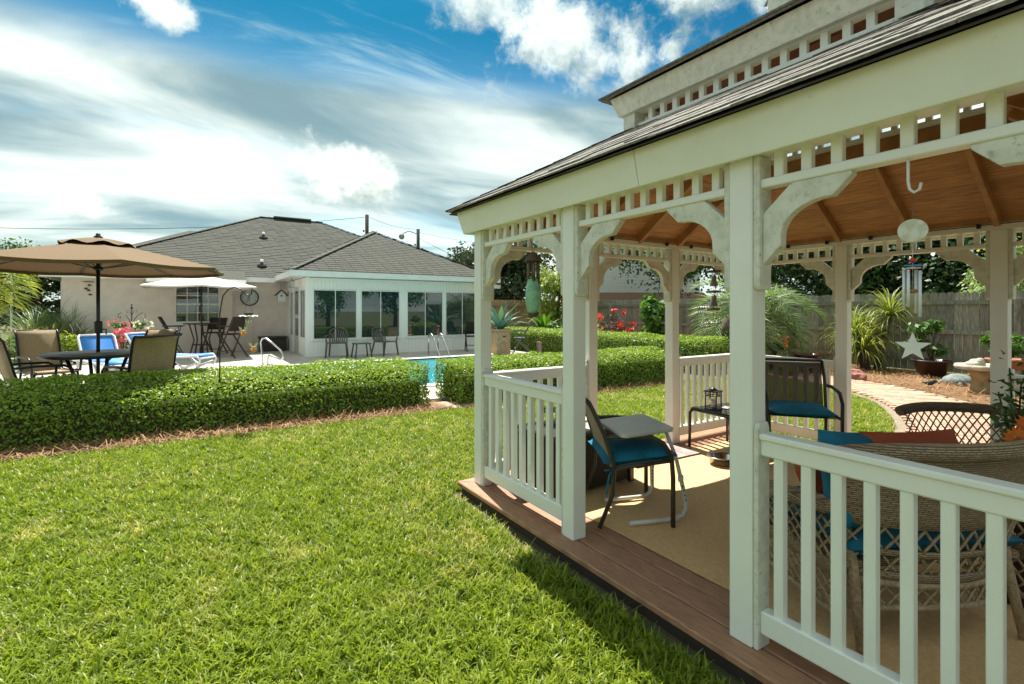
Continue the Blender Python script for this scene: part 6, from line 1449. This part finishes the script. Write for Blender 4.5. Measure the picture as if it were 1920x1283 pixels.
# ------------------------------------------------------------------ grass on the lawn (one uncountable mass)
GRM = bpy.data.materials.new('grass_blade'); GRM.use_nodes = True; t = NT(GRM.node_tree); pn = GRM.node_tree.nodes['Principled BSDF']; pn.inputs['Roughness'].default_value = .42; pn.inputs['Specular IOR Level'].default_value = .28
a_ = t.n('ShaderNodeAttribute', attribute_name='tint').outputs['Fac']; pos = t.n('ShaderNodeNewGeometry').outputs['Position']; oi = t.n('ShaderNodeObjectInfo').outputs['Random']
big = t.noise(pos, .9, 4); mid = t.noise(pos, 4.5, 4)
g1 = t.mix(t.math('ADD', t.math('MULTIPLY', a_, .6), t.math('MULTIPLY', oi, .4)), (.085, .16, .012), (.36, .43, .035))
g1 = t.mix(t.math('MULTIPLY', t.smooth(mid, .5, .75), .55), g1, (.44, .48, .06))
fine = t.noise(pos, 16., 3)
g1 = t.mix(t.math('MULTIPLY', t.smooth(fine, .52, .68), .6), g1, (.05, .11, .012))
dry = t.math('MULTIPLY', t.smooth(t.math('ADD', t.math('MULTIPLY', mid, .6), t.math('MULTIPLY', oi, .45)), .60, .76), t.smooth(big, .44, .6))
g1 = t.mix(t.math('MULTIPLY', dry, .85), g1, (.58, .50, .24))
t.t.links.new(g1, pn.inputs['Base Color'])
trn = t.n('ShaderNodeBsdfTranslucent', i={0: t.mix(1., g1, (1.2, 1.25, .5), 'MULTIPLY')}); mx = t.n('ShaderNodeMixShader', i={0: .42, 1: pn.outputs[0], 2: trn.outputs[0]}); t.t.links.new(mx.outputs[0], GRM.node_tree.nodes['Material Output'].inputs[0])
tufts = bpy.data.collections.new('tuft_sources')
for v in range(5):
    V, Fq, tt = [], [], []
    for k in range(15):
        az = random.random() * 6.283; L = random.uniform(.035, .085); el = random.uniform(.5, 1.45); bx_, by_ = random.gauss(0, .02), random.gauss(0, .02); p = Vector((bx_, by_, -.004)); w_ = random.uniform(.0024, .0052); sdv_ = Vector((-math.sin(az), math.cos(az), 0)); b = len(V); tn = random.random()
        for s_ in range(4):
            ww = w_ * (1, 1, .75, .1)[s_]; V += [p - sdv_ * ww, p + sdv_ * ww]; tt += [tn, tn]
            if s_: i0 = b + 2 * (s_ - 1); Fq.append((i0, i0 + 1, i0 + 3, i0 + 2))
            p = p + Vector((math.cos(az) * math.cos(el), math.sin(az) * math.cos(el), math.sin(el))) * L / 3; el -= random.uniform(.15, .55)
    me = npmesh('tuft', np.array([tuple(v_) for v_ in V]), np.array(Fq), GRM, tt); tufts.objects.link(bpy.data.objects.new('tuft', me))
# emitter: small cells of lawn outside deck, path and beds, denser towards the places seen closely
cells, dens = [], []
step = .08
x = -9.
while x < 13.4:
    y = -1.2
    while y < 6.55:
        cx_, cy_ = x + step / 2, y + step / 2
        ok = not (AX - .185 < cx_ < EX + .185 and SY - .185 < cy_ < AY + .185)
        dpt = cx_ * math.sin(YAW) + cy_ * math.cos(YAW); lat = cx_ * math.cos(YAW) - cy_ * math.sin(YAW)
        if dpt < .5 or abs(lat) > dpt * 1.3 + 1.: ok = False
        if ok and cx_ > 5.2:
            pd, sd_ = path_dist(cx_, cy_)
            if pd < PATHW + .05 or (sd_ < 0 and cx_ > 8.): ok = False
        if ok:
            cells.append((x, y)); dens.append(1150. if dpt < 3.2 else 1000. if dpt < 5 else 750. if dpt < 8 else 450.)
        y += step
    x += step
V = []; 
for (x, y) in cells: V += [(x, y, .001), (x + step, y, .001), (x + step, y + step, .001), (x, y + step, .001)]
me = npmesh('lawn_grass', np.array(V), np.arange(len(V)).reshape(-1, 4), GRM)
at = me.attributes.new('dens', 'FLOAT', 'FACE'); at.data.foreach_set('value', np.array(dens, np.float32))
gr = place('lawn_grass', me); tag(gr, 'short bright green lawn grass with paler dry patches', 'grass', kind='stuff')
ng = bpy.data.node_groups.new('scatter_grass', 'GeometryNodeTree'); ng.interface.new_socket('Geometry', in_out='INPUT', socket_type='NodeSocketGeometry'); ng.interface.new_socket('Geometry', in_out='OUTPUT', socket_type='NodeSocketGeometry')
N_ = ng.nodes; Lk = ng.links; gi = N_.new('NodeGroupInput'); go = N_.new('NodeGroupOutput')
na = N_.new('GeometryNodeInputNamedAttribute'); na.data_type = 'FLOAT'; na.inputs['Name'].default_value = 'dens'
dp = N_.new('GeometryNodeDistributePointsOnFaces'); Lk.new(gi.outputs[0], dp.inputs['Mesh']); Lk.new(na.outputs[0], dp.inputs['Density'])
ci = N_.new('GeometryNodeCollectionInfo'); ci.inputs['Collection'].default_value = tufts; ci.inputs['Separate Children'].default_value = True; ci.inputs['Reset Children'].default_value = True
ip = N_.new('GeometryNodeInstanceOnPoints'); Lk.new(dp.outputs['Points'], ip.inputs['Points']); Lk.new(ci.outputs[0], ip.inputs['Instance']); ip.inputs['Pick Instance'].default_value = True
rv_ = N_.new('FunctionNodeRandomValue'); rv_.data_type = 'FLOAT_VECTOR'; rv_.inputs[0].default_value = (-.15, -.15, 0); rv_.inputs[1].default_value = (.15, .15, 6.283); Lk.new(rv_.outputs[0], ip.inputs['Rotation'])
rs = N_.new('FunctionNodeRandomValue'); rs.data_type = 'FLOAT'; rs.inputs[2].default_value = .6; rs.inputs[3].default_value = 1.3; Lk.new(rs.outputs[1], ip.inputs['Scale'])
Lk.new(ip.outputs[0], go.inputs[0])
md = gr.modifiers.new('scatter', 'NODES'); md.node_group = ng
